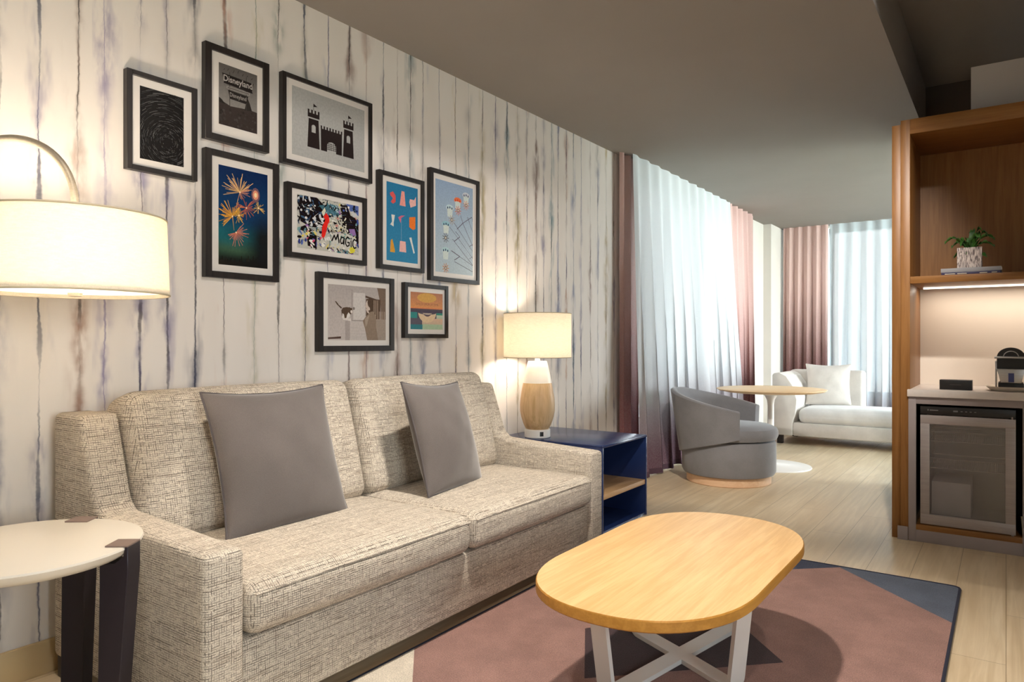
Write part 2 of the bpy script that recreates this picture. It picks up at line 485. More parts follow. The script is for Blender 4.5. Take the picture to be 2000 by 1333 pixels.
# left wall with the watercolour paper: one cell per ink line
ys = [-2.6, -2.4, -2.2, -2.0, -1.8, -1.6, -1.4, -1.2, -1.0, -.8, -.6, -.4, -.2, 0., .13, .27, .39, .52, .66, .78, .90,
      1.017, 1.146, 1.233, 1.363, 1.468, 1.586, 1.719, 1.866, 1.989, 2.137, 2.276, 2.41, 2.524, 2.649, 2.753, 2.857, 2.958, 3.099,
      3.249, 3.372, 3.512, 3.654, 3.78, 3.905, 4.018, 4.134, 4.235, 4.339, 4.432, 4.551, 4.658, 4.777, 4.925, 5.05, 5.197, 5.337, 5.462]
rng = random.Random(11)
pal = [lin(40, 38, 42), lin(58, 50, 44), lin(52, 62, 92), lin(44, 50, 70), lin(60, 60, 64), lin(78, 66, 50), lin(70, 66, 98), lin(50, 78, 76)]
pal2 = [lin(146, 138, 164), lin(200, 160, 132), lin(196, 172, 116), lin(110, 140, 150), lin(150, 120, 110), lin(120, 130, 170), lin(176, 160, 110), lin(150, 150, 170)]
fixed = {1.017: (lin(62, 70, 92), lin(96, 92, 140), .75), 1.146: (lin(44, 40, 38), lin(150, 100, 70), .9), 1.233: (lin(150, 140, 170), lin(140, 132, 166), .35),
         1.363: (lin(60, 54, 66), lin(130, 124, 166), .5), 1.468: (lin(52, 48, 46), lin(140, 132, 166), .6), 1.586: (lin(40, 44, 62), lin(60, 70, 100), .65),
         1.719: (lin(58, 50, 48), lin(190, 120, 90), .6), 1.866: (lin(140, 150, 140), lin(190, 180, 130), .3), 1.989: (lin(70, 66, 62), lin(60, 110, 100), .75),
         2.137: (lin(48, 60, 84), lin(170, 160, 110), .5), 2.276: (lin(44, 52, 96), lin(120, 130, 170), .45)}
me = bpy.data.meshes.new('wall_left')
vs = []; fs = []; ln = []; ia = []; ib = []; ic = []
edges = [BY-.15] + [(ys[i]+ys[i+1])/2 for i in range(len(ys)-1)] + [5.6]
for i, y in enumerate(ys):
    a, c_ = edges[i], edges[i+1]
    k = len(vs); vs += [(WX, a, 0), (WX, c_, 0), (WX, c_, HIGH), (WX, a, HIGH)]; fs.append((k, k+1, k+2, k+3))
    A, B, S = fixed.get(y, (rng.choice(pal), rng.choice(pal2), rng.choice([.25, .35, .45, .55, .6, .7])))
    if y > 2.3 and y not in fixed: S = .35+.35*rng.random()
    for (p, z) in ((a, 0), (c_, 0), (c_, HIGH), (a, HIGH)):
        ln.append((p-y, z, i+1)); ia.append(A); ib.append(B); ic.append((S, S, S))
k = len(vs); x2 = WX-.2
vs += [(x2, BY-.15, 0), (x2, 5.6, 0), (x2, 5.6, HIGH), (x2, BY-.15, HIGH)]
e0 = (WX, BY-.15, 0); e1 = (WX, 5.6, 0); e2 = (WX, 5.6, HIGH); e3 = (WX, BY-.15, HIGH); vs += [e0, e1, e2, e3]
for f in ((k+3, k+2, k+1, k), (k+4, k+5, k+1, k), (k+5, k+6, k+2, k+1), (k+6, k+7, k+3, k+2), (k+7, k+4, k, k+3)):
    fs.append(f)
    for q in f: ln.append((1, 0, 0)); ia.append((.8, .8, .8)); ib.append((.8, .8, .8)); ic.append((0, 0, 0))
me.from_pydata(vs, [], fs)
at = me.attributes.new('ln', 'FLOAT_VECTOR', 'CORNER')
for i, q in enumerate(ln): at.data[i].vector = q
for nm, arr in (('inkA', ia), ('inkB', ib), ('inkC', ic)):
    ca = me.color_attributes.new(nm, 'FLOAT_COLOR', 'CORNER')
    for i, q in enumerate(arr): ca.data[i].color = (*q, 1)
me.materials.append(M['wallpaper']); me.update()
wl = bpy.data.objects.new('wall_left', me); C.objects.link(wl); struct(wl)

W1 = (5.75, 8.75, .46, 2.72)      # left window opening  y0 y1 z0 z1
W2 = (-2.02, 2.0, .40, 2.72)      # far window opening  x0 x1
b = MB()
b.box(WX-.2, WX, 5.6, W1[0], 0, HIGH); b.box(WX-.2, WX, W1[1], FY+.2, 0, HIGH)
b.box(WX-.2, WX, W1[0], W1[1], 0, W1[2]); b.box(WX-.2, WX, W1[0], W1[1], W1[3], HIGH)
struct(b.build('wall_window_side', M['white_wall'], loc=(0, 0, 0)))
b = MB()
b.box(WX-.2, W2[0], FY, FY+.2, 0, HIGH); b.box(W2[1], RX+.15, FY, FY+.2, 0, HIGH)
b.box(W2[0], W2[1], FY, FY+.2, 0, W2[2]); b.box(W2[0], W2[1], FY, FY+.2, W2[3], HIGH)
struct(b.build('wall_far', M['white_wall'], loc=(0, 0, 0)))
FILL_W3 = (6.6, 10.3, .30, 2.72); FILL_W4 = (-.6, .8, .8, 2.2)  # right-wall openings added out of view to let in fill daylight
b = MB(); b.box(RX, RX+.15, BY, FILL_W4[0], 0, HIGH); b.box(RX, RX+.15, FILL_W4[1], FILL_W3[0], 0, HIGH); b.box(RX, RX+.15, FILL_W4[0], FILL_W4[1], 0, FILL_W4[2]); b.box(RX, RX+.15, FILL_W4[0], FILL_W4[1], FILL_W4[3], HIGH); b.box(RX, RX+.15, FILL_W3[1], FY, 0, HIGH); b.box(RX, RX+.15, FILL_W3[0], FILL_W3[1], 0, FILL_W3[2]); b.box(RX, RX+.15, FILL_W3[0], FILL_W3[1], FILL_W3[3], HIGH); struct(b.build('wall_right', M['white_wall'], loc=(0, 0, 0)))
b = MB(); b.box(WX, RX, BY-.15, BY, 0, HIGH); struct(b.build('wall_back', M['white_wall'], loc=(0, 0, 0)))
b = MB(); b.box(SOF, RX, 6.28, 6.42, 0, HIGH); struct(b.build('wall_partition', M['dark_wall'], loc=(0, 0, 0)))
b = MB(); b.box(WX, -2.617, 9.81, FY, 0, LOW); struct(b.build('wall_corner_column', M['white_wall'], loc=(0, 0, 0)))
b = MB(); b.box(-.165, 1.6, 4.80, 5.3, 2.445, 2.725); struct(b.build('trim_1', M['bulk'], loc=(0, 0, 0)))
b = MB(); b.box(WX, WX+.016, BY, 5.6, 0, .115, .003); struct(b.build('baseboard_left', M['baseboard'], loc=(0, 0, 0)))
b = MB(); b.box(-2.617, RX, FY-.015, FY, 0, .1); struct(b.build('baseboard_far', M['baseboard'], loc=(0, 0, 0)))

def window(n, axis, a0, a1, z0, z1, p, mull):
    f = MB(); d = .05
    def bx(q0, q1, w0, w1):
        if axis == 'y': f.box(p-d/2, p+d/2, q0, q1, w0, w1)
        else: f.box(q0, q1, p-d/2, p+d/2, w0, w1)
    bx(a0, a1, z0, z0+.06); bx(a0, a1, z1-.06, z1); bx(a0, a0+.06, z0, z1); bx(a1-.06, a1, z0, z1)
    for m_ in mull: bx(m_-.03, m_+.03, z0, z1)
    w = struct(f.build('window_%d' % n, M['win_frame'], loc=(0, 0, 0)))
    g = MB()
    if axis == 'y': g.box(p-.004, p+.004, a0+.05, a1-.05, z0+.05, z1-.05)
    else: g.box(a0+.05, a1-.05, p-.004, p+.004, z0+.05, z1-.05)
    g.build('glass_pane', M['glass'], w, loc=(0, 0, 0)); return w
window(1, 'y', W1[0], W1[1], W1[2], W1[3], WX-.12, (6.75, 7.75))
window(2, 'x', W2[0], W2[1], W2[2], W2[3], FY+.12, (-.65, .7))
window(3, 'y', FILL_W3[0], FILL_W3[1], FILL_W3[2], FILL_W3[3], RX+.09, (7.85, 9.05))  # added unseen window, lights the bay from the right
window(4, 'y', FILL_W4[0], FILL_W4[1], FILL_W4[2], FILL_W4[3], RX+.09, (.1,))  # added unseen window, soft neutral fill on the left wall
b = MB(); b.box(-80, 60, -40, 130, -9, -8.8); o = struct(b.build('ground_outside', M['outside'], loc=(0, 0, 0)))

# ------------------------------------------------------------------ sofa
SX0, SX1 = -2.665, -1.74; SY0, SY1 = 1.04, 3.29; AW = .125; SM = 2.175
so = thing('sofa', 'beige tweed two-seat sofa standing against the striped wall', 'sofa', (-2.2, SM, 0))
for (y0, y1) in ((SY0, SY0+AW), (SY1-AW, SY1)):
    b = MB()
    b.prism([(SX0, .07), (SX1, .07), (SX1, .572), (-2.33, .60), (-2.37, .635), (-2.465, .905), (SX0, .905)], y0, y1, 'y', .022, 3)
    b.build('arm', M['tweed'], so)
b = MB(); b.box(SX0, -1.765, SY0+AW-.01, SY1-AW+.01, .07, .30, .015, 2); b.build('base', M['tweed'], so)
b = MB(); b.box(SX0, -2.50, SY0+AW-.01, SY1-AW+.01, .28, .90, .02, 3); b.build('backrest', M['tweed'], so)
for (y0, y1) in ((SY0+AW+.004, SM-.002), (SM+.002, SY1-AW-.004)):
    L = y1-y0; cy = (y0+y1)/2
    b = MB(); b.rbox(.78, L, .15, .045, 12, (.012, 0, .018), Matrix.Translation((-2.115, cy, .385)))
    sc = b.build('seat_cushion', M['tweed'], so)
    p = MB(); zt = .432
    p.tube([(-1.728, y0+.02, zt), (-1.724, y0+.12, zt+.004), (-1.719, cy, zt+.007), (-1.724, y1-.12, zt+.004), (-1.728, y1-.02, zt)], .0035, 8)
    p.build('welt', M['tweed'], sc)
    Mx = Matrix.Translation((-2.465, cy, .70)) @ Matrix.Rotation(R(-15.5), 4, 'Y')
    b = MB(); b.rbox(.19, L-.01, .54, .055, 12, (.035, 0, .006), Mx); b.build('back_cushion', M['tweed'], so)
b = MB(); b.box(-2.56, -1.90, SY0+.13, SY1-.13, .0135, .0695); b.build('plinth', M['dark_leg'], so)  # dark block added for the black band of shade under the sofa
for (x, y) in ((-2.63, SY0+.035), (-1.83, SY0+.06), (-2.63, SY1-.06), (-1.83, SY1-.06)):
    b = MB(); b.box(x-.025, x+.025, y-.025, y+.025, .0, .075, .003); b.build('leg', M['dark_leg'], so)

def pillow(name, label, cat, loc, W, H, T, rot, mat, pip, group=None):
    """cushion in its own frame: x = thickness, y = width, z = height"""
    r = thing(name, label, cat, (0, 0, 0), group)
    n = 22; vs = []; fs = []
    def outline(u, v):
        pu = 1-.085*(1-v*v); pv = 1-(.085 if v > 0 else .03)*(1-u*u)
        return u*W/2*pu, v*H/2*pv
    for sgn in (1, -1):
        for i in range(n+1):
            for j in range(n+1):
                u = math.sin(PI/2*(-1+2*i/n)); v = math.sin(PI/2*(-1+2*j/n))
                y, z = outline(u, v)
                th = T/2*max(0, (1-u*u))**.5*max(0, (1-v*v))**.5
                wr = .004*math.sin(9*u+2*v)*math.sin(7*v-u)*(1-u*u)*(1-v*v)
                vs.append((sgn*(th+wr), y, z))
    N = (n+1)*(n+1)
    for s_ in (0, 1):
        for i in range(n):
            for j in range(n):
                q = (s_*N+i*(n+1)+j, s_*N+(i+1)*(n+1)+j, s_*N+(i+1)*(n+1)+j+1, s_*N+i*(n+1)+j+1)
                fs.append(q if s_ == 0 else q[::-1])
    b = MB(); b.add(vs, fs); o = b.build('cover', mat, r, loc=(0, 0, 0), smooth=80)
    pts = []
    for k in range(80):
        a = k/20; sd = int(a); f = -1+2*(a-sd)
        f = math.sin(PI/2*f)
        u, v = ((f, -1), (1, f), (-f, 1), (-1, -f))[sd]
        y, z = outline(u, v); pts.append((0, y, z))
    p = MB(); p.tube(pts, .0042, 8, closed=True); p.build('piping', pip, r, loc=(0, 0, 0))
    r.location = loc; r.rotation_euler = rot
    return r
pillow('throw_pillow', 'large taupe throw pillow nearest the white side table', 'pillow', (-2.245, 1.645, .712), .545, .535, .20, (0, R(-17), R(1)), M['pillow'], M['piping'], 'taupe sofa pillows')
pillow('throw_pillow', 'taupe throw pillow at the sofa end nearest the table lamp', 'pillow', (-2.165, 2.50, .706), .49, .52, .18, (R(-3), R(-18), R(10)), M['pillow'], M['piping'], 'taupe sofa pillows')

# ------------------------------------------------------------------ round side table
tx, ty, tz, tr = -2.081, .7474, .62, .2735
t_ = thing('side_table', 'round white side table with dark plum legs beside the sofa arm', 'table', (tx, ty, 0))
b = MB(); b.lathe([(0.0, tz-.042), (tr-.07, tz-.042), (tr-.03, tz-.034), (tr-.008, tz-.02), (tr, tz-.006), (tr-.002, tz-.001), (tr-.006, tz), (0.0, tz)], tx, ty, 72)
b.build('tabletop', M['white_lacquer'], t_)
for an in (37, 127, 217, 307):
    Mx = Matrix.Translation((tx, ty, 0)) @ Matrix.Rotation(R(an), 4, 'Z')
    b = MB(); hw = .032
    prof = [(tr-.035, 0), (tr-.075, 0), (tr-.066, tz-.10), (tr-.066, tz-.042), (tr-.03, tz-.042), (tr-.006, tz-.025), (tr-.002, tz+.002), (tr+.006, tz+.002), (tr+.006, tz-.06)]
    b.prism(prof, -hw, hw, 'y', .0015, 1, mat=Mx)
    lg = b.build('leg', M['plum_leg'], t_)
    b = MB(); b.prism([(tr-.052, -hw), (tr+.006, -hw), (tr+.006, hw), (tr-.052, hw)], tz+.0005, tz+.004, 'z', mat=Mx)
    b.build('clip', M['clip'], lg)

# ------------------------------------------------------------------ arc floor lamp
lx, ly = -2.245, .935; zb, zt_ = 1.288, 1.52; lr = .252
fl = thing('arc_floor_lamp', 'arched metal floor lamp with wide cream drum shade above the side table', 'lamp', (-2.555, .715, 0))
b = MB(); b.lathe([(0, 0), (.13, 0), (.13, .018), (.125, .022), (0, .022)], -2.555, .715, 48); b.build('base', M['nickel'], fl)
dv = Vector((-2.555-lx, .715-ly, 0)); reach = dv.length; dv.normalize()
pts = [(-2.555, .715, .02), (-2.555, .715, 1.0), (-2.555, .715, 1.50)]
rad = reach/2; zc = 1.545
for k in range(0, 25):
    a = PI*(1-k/24)
    q = reach/2 - rad*math.cos(a)*1.0
    q = reach/2 + rad*math.cos(PI - a) if False else q
    d_ = reach/2 + rad*math.cos(a)          # a: pi -> 0 ; d: 0 -> reach measured from the shade
    pts.append(None)
pts = [p for p in pts if p]
arc = []
for k in range(0, 29):
    a = PI*k/28                              # 0 at pole side, pi at shade
    d_ = reach/2*(1+math.cos(a))             # reach -> 0
    arc.append((lx+dv.x*d_, ly+dv.y*d_, zc+.205*math.sin(a)**.9))
b = MB(); b.tube(pts+arc+[(lx, ly, zt_-.02)], .0105, 14); b.build('arc_arm', M['nickel'], fl)
b = MB(); n = 72
rb = lr; rt = lr-.008
b.lathe([(rb, zb), (rt, zt_), (rt-.004, zt_), (rb-.004, zb), (rb, zb)], lx, ly, n)
b.f = [f for f in b.f if len(f) == 4]; b.m = b.m[:len(b.f)]; b.c = b.c[:len(b.f)]
sh = b.build('lamp_shade', M['shade'], fl)
for (zz, rr) in ((zb+.002, rb), (zt_-.002, rt)):
    b = MB(); b.tube([(lx+rr*math.cos(2*PI*k/72), ly+rr*math.sin(2*PI*k/72), zz) for k in range(72)], .0028, 6, closed=True)
    b.build('trim', M['trim_tape'], sh)
b = MB(); b.lathe([(0, zb+.012), (rb-.008, zb+.012), (rb-.008, zb+.015), (0, zb+.015)], lx, ly, 64); b.build('diffuser', M['diffuser'], fl)
b = MB(); b.lathe([(0, zb-.008), (.018, zb-.006), (.02, zb+.004), (.012, zb+.012), (0, zb+.012)], lx, ly, 24); b.build('finial', M['nickel'], fl)

# ------------------------------------------------------------------ navy end table
ex0, ex1, ey0, ey1, ez = -2.69, -1.94, 3.66, 4.285, .53
et = thing('end_table', 'open navy lacquer end table with oak shelf beside the sofa', 'table', (-2.3, 3.97, 0))
th = .016
b = MB(); b.box(ex0, ex1, ey0, ey1, ez-th, ez, .004); b.build('top', M['navy'], et)
for y in (ey0, ey1-th):
    b = MB(); b.box(ex0, ex1, y, y+th, 0, ez-th+.002, .003); b.build('side_panel', M['navy'], et)
b = MB(); b.box(ex0+.40, ex0+.41, ey0+th, ey1-th, .0, ez-th); b.build('back_panel', M['navy'], et)
b = MB(); b.box(ex0+.02, ex1-.006, ey0+th, ey1-th, .205, .235, .002); b.build('shelf', M['shelf_oak'], et)
b = MB(); b.box(ex0, ex1-.01, ey0+th, ey1-th, 0.0, .016); b.build('bottom_panel', M['navy'], et)

# ------------------------------------------------------------------ table lamp
px, py = -2.47, 3.77
tl = thing('table_lamp', 'table lamp with pale wood and white body and cream drum shade on the navy table', 'lamp', (px, py, ez))
b = MB(); b.lathe([(.079, ez), (.083, ez+.004), (.083, ez+.05), (.079, ez+.054), (0, ez+.054)], px, py, 48); bs = b.build('base', M['lamp_white'], tl)
dirc = Vector((1.0, -.52, 0)).normalized()
Mx = Matrix.Translation((px, py, ez+.028)) @ Matrix.Rotation(math.atan2(-.62, .8), 4, 'Z')
b = MB(); b.box(.080, .0845, -.012, .012, -.014, .014, .001, mat=Mx); b.build('outlet', M['black'], bs)
prof = []
for (z, r_) in ((.054, .070), (.062, .079), (.09, .092), (.13, .105), (.17, .112), (.21, .113), (.25, .110), (.30, .102), (.35, .0925)):
    prof.append((r_, ez+z))
b = MB(); b.lathe(prof, px, py, 64); b.build('wood_body', M['lamp_oak'], tl)
b = MB(); b.lathe([(.0925, ez+.35), (.083, ez+.40), (.072, ez+.45), (.062, ez+.485), (.058, ez+.49), (0, ez+.49)], px, py, 64); b.build('white_neck', M['lamp_white'], tl)
b = MB(); b.lathe([(.016, ez+.489), (.016, ez+.53), (.010, ez+.535), (.010, ez+.60), (0, ez+.60)], px, py, 20); b.build('stem', M['lamp_white'], tl)
SZ0, SZ1, SR = 1.043, 1.328, .218
b = MB(); b.lathe([(SR, SZ0), (SR, SZ1), (SR-.004, SZ1), (SR-.004, SZ0), (SR, SZ0)], px, py, 72)
b.f = [f for f in b.f if len(f) == 4]; b.m = b.m[:len(b.f)]; b.c = b.c[:len(b.f)]
sh = b.build('lamp_shade', M['shade'], tl)
for zz in (SZ0+.002, SZ1-.002):
    b = MB(); b.tube([(px+SR*math.cos(2*PI*k/72), py+SR*math.sin(2*PI*k/72), zz) for k in range(72)], .0025, 6, closed=True)
    b.build('trim', M['trim_tape'], sh)
b = MB()
for a in (0, 120, 240):
    b.tube([(px, py, SZ1-.03), (px+(SR-.003)*math.cos(R(a)), py+(SR-.003)*math.sin(R(a)), SZ1-.01)], .002, 6)
b.tube([(px, py, ez+.6), (px, py, SZ1-.028)], .003, 6)
b.build('spider', M['nickel'], tl)

# ------------------------------------------------------------------ rug
rx0, rx1, ry0, ry1 = -1.79, -.175, .75, 3.83
mauve = lin(158, 122, 112); blue = lin(92, 100, 116); dblue = lin(58, 64, 84); plum = lin(70, 52, 54); creamc = lin(226, 214, 196)
rg = thing('area_rug', 'mauve rug with navy and plum geometric shapes under the coffee table', 'rug', (-1., 2.3, 0))
zt2 = .011
def clip_poly(poly, a, b_):
    """keep the part of poly on the left of a->b"""
    out = []
    n = len(poly)
    sd = lambda p: (b_[0]-a[0])*(p[1]-a[1])-(b_[1]-a[1])*(p[0]-a[0])
    for i in range(n):
        p, q = poly[i], poly[(i+1) % n]; s0, s1 = sd(p), sd(q)
        if s0 >= 0: out.append(p)
        if s0*s1 < 0:
            t = s0/(s0-s1); out.append((p[0]+t*(q[0]-p[0]), p[1]+t*(q[1]-p[1])))
    return out
full = [(rx0, ry0), (rx1, ry0), (rx1, ry1), (rx0, ry1)]
pieces = []
rest = [full]
def carve(a, b_, col):
    global rest
    nr = []
    for p in rest:
        k = clip_poly(p, a, b_); r2 = clip_poly(p, b_, a)
        if len(k) > 2: pieces.append((k, col))
        if len(r2) > 2: nr.append(r2)
    rest = nr
carve((-.683, 3.815+.012), (-.181, 3.328), blue) if False else None
carve((-.178, 3.325), (-.70, 3.832), blue) if False else None
# right-hand blue corner (keep side containing the corner)
def carve_side(a, b_, col, inside):
    sd = (b_[0]-a[0])*(inside[1]-a[1])-(b_[1]-a[1])*(inside[0]-a[0])
    carve(a, b_, col) if sd > 0 else carve(b_, a, col)
carve_side((-.683, 3.815), (-.181, 3.328), blue, (-.2, 3.8))
carve_side((-.683, 3.815), (-.875, 3.641), dblue, (-1.3, 3.8))
carve_side((-1.70, 1.80), (-1.632, 1.724), creamc, (-1.75, 1.2))
for p in rest: pieces.append((p, mauve))
b = MB()
for p, c in pieces: b.face([(q[0], q[1], zt2) for q in p], 0, c)
tri = [(-.643, 2.57), (-.98, 2.93), (-1.36, 2.42), (-1.16, 2.06)]
area = sum(tri[i][0]*tri[(i+1) % 4][1]-tri[(i+1) % 4][0]*tri[i][1] for i in range(4))
if area < 0: tri = tri[::-1]
b.face([(q[0], q[1], zt2+.0006) for q in tri], 0, plum)
b.face([(rx0, ry0, .001), (rx0, ry1, .001), (rx1, ry1, .001), (rx1, ry0, .001)], 0, mauve)
for i in range(4):
    p, q = full[i], full[(i+1) % 4]
    b.face([(p[0], p[1], .001), (q[0], q[1], .001), (q[0], q[1], zt2), (p[0], p[1], zt2)], 0, dblue)
b.build('pile', M['rug'], rg, smooth=None)
b = MB(); rr = .03; pts = []
for (cx, cy, a0) in ((rx1-rr, ry0+rr, -90), (rx1-rr, ry1-rr, 0), (rx0+rr, ry1-rr, 90), (rx0+rr, ry0+rr, 180)):
    for k in range(5):
        a = R(a0+90*k/4); pts.append((cx+(rr+.002)*math.cos(a), cy+(rr+.002)*math.sin(a), .0075))
b.tube(pts, .0065, 8, closed=True); b.build('binding', M['binding'], rg)

# ------------------------------------------------------------------ coffee table
ct = thing('coffee_table', 'oval honey oak coffee table with white crossed base on the rug', 'table', (-.913, 2.30, 0))
cx, hw, y0, y1, cz = -.913, .333, 1.655, 2.925, .42
out = []
ea = .40
for k in range(33):
    a = PI*k/32; e = 2/2.25
    out.append((cx+hw*math.copysign(abs(math.cos(a))**e, math.cos(a)), y1-ea+ea*abs(math.sin(a))**e))
for k in range(33):
    a = PI+PI*k/32; e = 2/2.25
    out.append((cx+hw*math.copysign(abs(math.cos(a))**e, math.cos(a)), y0+ea-ea*abs(math.sin(a))**e))
b = MB(); n = len(out)
def ring(sc, z): return [(cx+(p[0]-cx)*(1-sc/hw), 2.29+(p[1]-2.29)*(1-sc/.635), z) for p in out]
rings = [ring(.012, cz-.034), ring(.004, cz-.034), ring(0, cz-.030), ring(0, cz-.004), ring(.003, cz)]
vs = [p for r_ in rings for p in r_]; fs = []
for i in range(len(rings)-1):
    for k in range(n): fs.append((i*n+k, i*n+(k+1) % n, (i+1)*n+(k+1) % n, (i+1)*n+k))
b.add(vs, fs, 1)
b.face(ring(.003, cz), 0); b.face(ring(.012, cz-.034)[::-1], 1)
b.build('tabletop', [M['table_oak'], M['table_edge']], ct)
ctr = Vector((-.955, 2.395, 0))
ends = [(-1.17, 2.50), (-.72, 2.27), (-.875, 2.80), (-1.035, 1.985)]
tops = [(-1.16, 2.56), (-.70, 2.15), (-.80, 2.74), (-1.06, 1.90)]
tops = [(-1.185, 2.535), (-.675, 2.245), (-.855, 2.83), (-1.05, 1.93)]
def flatbar(pts, wd, th):
    """bar with rectangular section: pts run in a vertical plane, wd across that plane"""
    P = [Vector(p) for p in pts]
    h = Vector((P[-1].x-P[0].x, P[-1].y-P[0].y, 0)).normalized(); side = Vector((-h.y, h.x, 0))
    vs = []; fs = []
    for i, p in enumerate(P):
        a = P[max(0, i-1)]; c_ = P[min(len(P)-1, i+1)]
        t = (c_-a).normalized(); nn = side.cross(t)
        k = 1.0
        if 0 < i < len(P)-1:
            t1 = (P[i]-a).normalized(); k = 1/max(.5, t1.dot(t))
        for (s1, s2) in ((1, 1), (1, -1), (-1, -1), (-1, 1)):
            vs.append(p+side*s1*wd/2+nn*s2*th/2*k)
    for i in range(len(P)-1):
        for k in range(4): fs.append((i*4+k, i*4+(k+1) % 4, (i+1)*4+(k+1) % 4, (i+1)*4+k))
    fs.append((3, 2, 1, 0)); L = (len(P)-1)*4; fs.append((L, L+1, L+2, L+3))
    return vs, fs
zf = zt2+.0095
for (e_, tp) in zip(ends, tops):
    e_ = Vector((e_[0], e_[1], zf)); tp = Vector((tp[0], tp[1], cz-.035)); c0 = Vector((ctr.x, ctr.y, zf))
    fl_d = (e_-c0).normalized(); up = (tp-e_).normalized(); rr = .035
    pts = [c0+fl_d*.0]
    p0 = e_-fl_d*rr; p2 = e_+up*rr
    for k in range(9):
        s_ = k/8; pts.append(p0*(1-s_)**2+e_*2*s_*(1-s_)+p2*s_*s_)
    pts.append(tp)
    b = MB(); v_, f_ = flatbar(pts, .062, .016); b.add(v_, f_); b.build('leg', M['white_steel'], ct, smooth=30)

# ------------------------------------------------------------------ swivel chair
sx, sy = -1.875, 5.74; fa = R(5)
sw = thing('swivel_chair', 'grey velvet barrel swivel chair on a round wooden plinth', 'chair', (sx, sy, 0))
b = MB(); b.lathe([(.33, 0), (.335, .004), (.335, .065), (.33, .07), (0, .07)], sx, sy, 64); b.build('plinth', M['plinth'], sw)
b = MB(); b.lathe([(.34, .071), (.36, .075), (.372, .10), (.374, .22), (.372, .32), (.362, .345), (.34, .352), (0, .352)], sx, sy, 64); b.build('seat_base', M['grey_velvet'], sw)
b = MB(); ox, oy = sx+.015*math.cos(fa), sy+.015*math.sin(fa)
b.lathe([(.33, .354), (.362, .362), (.374, .39), (.374, .42), (.362, .448), (.32, .466), (.20, .478), (0, .482)], ox, oy, 64); b.build('seat_cushion', M['grey_velvet'], sw)
b = MB(); n = 56; vs = []; fs = []
nz_ = 8
A0, A1 = fa+R(65), fa+R(360-65)
prof_n = None
for i in range(n+1):
    s_ = i/n; a = A0+(A1-A0)*s_
    bk = 1-abs(2*s_-1)                       # 0 at the arm ends, 1 at the back
    e = min(1, bk*1.12)**.9; e = e*.75+.25*e*e*(3-2*e)
    top = .592+.150*e; bot = .385-.155*e
    ring_ = []
    t0 = .045
    for k in range(nz_+1):
        z = bot+(top-bot)*k/nz_
        ro = .392+.075*max(0, (z-.22)/.52)*(.45+.55*e)
        ring_.append((ro, z))
    tt = len(ring_)
    rin = [(r_-(.052), z) for (r_, z) in ring_][::-1]
    cap = [(ring_[-1][0]-.012, top+.010), (ring_[-1][0]-.040, top+.010)]
    capb = [(ring_[0][0]-.040, bot-.006), (ring_[0][0]-.012, bot-.006)]
    sec = ring_+cap+rin+capb
    for (r_, z) in sec: vs.append((sx+r_*math.cos(a), sy+r_*math.sin(a), z))
    L = len(sec)
for i in range(n):
    for k in range(L): fs.append((i*L+k, (i+1)*L+k, (i+1)*L+(k+1) % L, i*L+(k+1) % L))
fs.append(tuple(range(L))[::-1]); fs.append(tuple(n*L+k for k in range(L)))
b.add(vs, fs)
b.build('backrest', M['grey_velvet'], sw, smooth=50)

# ------------------------------------------------------------------ pedestal table
qx, qy = -1.765, 6.605
pt = thing('pedestal_table', 'round pale wood table on a white pedestal behind the grey chair', 'table', (qx, qy, 0))
b = MB(); b.lathe([(0, .683), (.40, .683), (.46, .695), (.478, .706), (.478, .709), (.472, .712), (0, .712)], qx, qy, 72); b.build('tabletop', M['round_oak'], pt)
b = MB(); b.lathe([(.028, .02), (.028, .56), (.034, .61), (.055, .65), (.12, .675), (.13, .683), (0, .683)], qx, qy, 40); b.build('stem', M['white_steel'], pt)
b = MB(); b.lathe([(.348, 0), (.35, .004), (.348, .010), (.30, .016), (.06, .028), (.03, .05), (0, .05)], qx, qy, 64); b.build('base', M['white_steel'], pt)

# ------------------------------------------------------------------ chaise
cy0, cy1 = 8.1, 8.95
ch = thing('chaise_lounge', 'cream chaise daybed below the far window with one arm and low back', 'sofa', (-1.2, 8.5, 0))
b = MB(); b.box(-1.93, -.25, cy0+.005, cy1, .10, .245, .012, 2); b.build('base', M['cream'], ch)
b = MB()
prof = [(-2.15, .10), (-1.93, .10), (-1.93, .26), (-1.90, .34), (-1.885, .50), (-1.93, .66), (-2.0, .76), (-2.07, .795), (-2.13, .79), (-2.15, .77)]
b.prism(prof, cy0, cy1, 'y', .012, 2); b.build('arm', M['cream'], ch)
b = MB(); b.rbox(.82, .18, .56, .05, 8, (0, .012, 0), Matrix.Translation((-1.72, cy1-.10, .53))); b.build('backrest', M['cream'], ch)
b = MB(); b.rbox(1.62, .64, .17, .07, 12, (0, 0, .02), Matrix.Translation((-1.07, cy0+.325, .325))); b.build('mattress', M['cream_mattress'], ch)
for (x, y) in ((-2.08, cy0+.08), (-.33, cy0+.08), (-2.08, cy1-.08), (-.33, cy1-.08)):
    b = MB(); b.box(x-.03, x+.03, y-.03, y+.03, 0, .105, .003); b.build('leg', M['dark_leg'], ch)
pillow('chaise_pillow', 'cream pillow leaning in the corner of the chaise', 'pillow', (-1.66, 8.60, .655), .47, .47, .15, (0, R(-14), R(-78)), M['cream'], M['cream'])

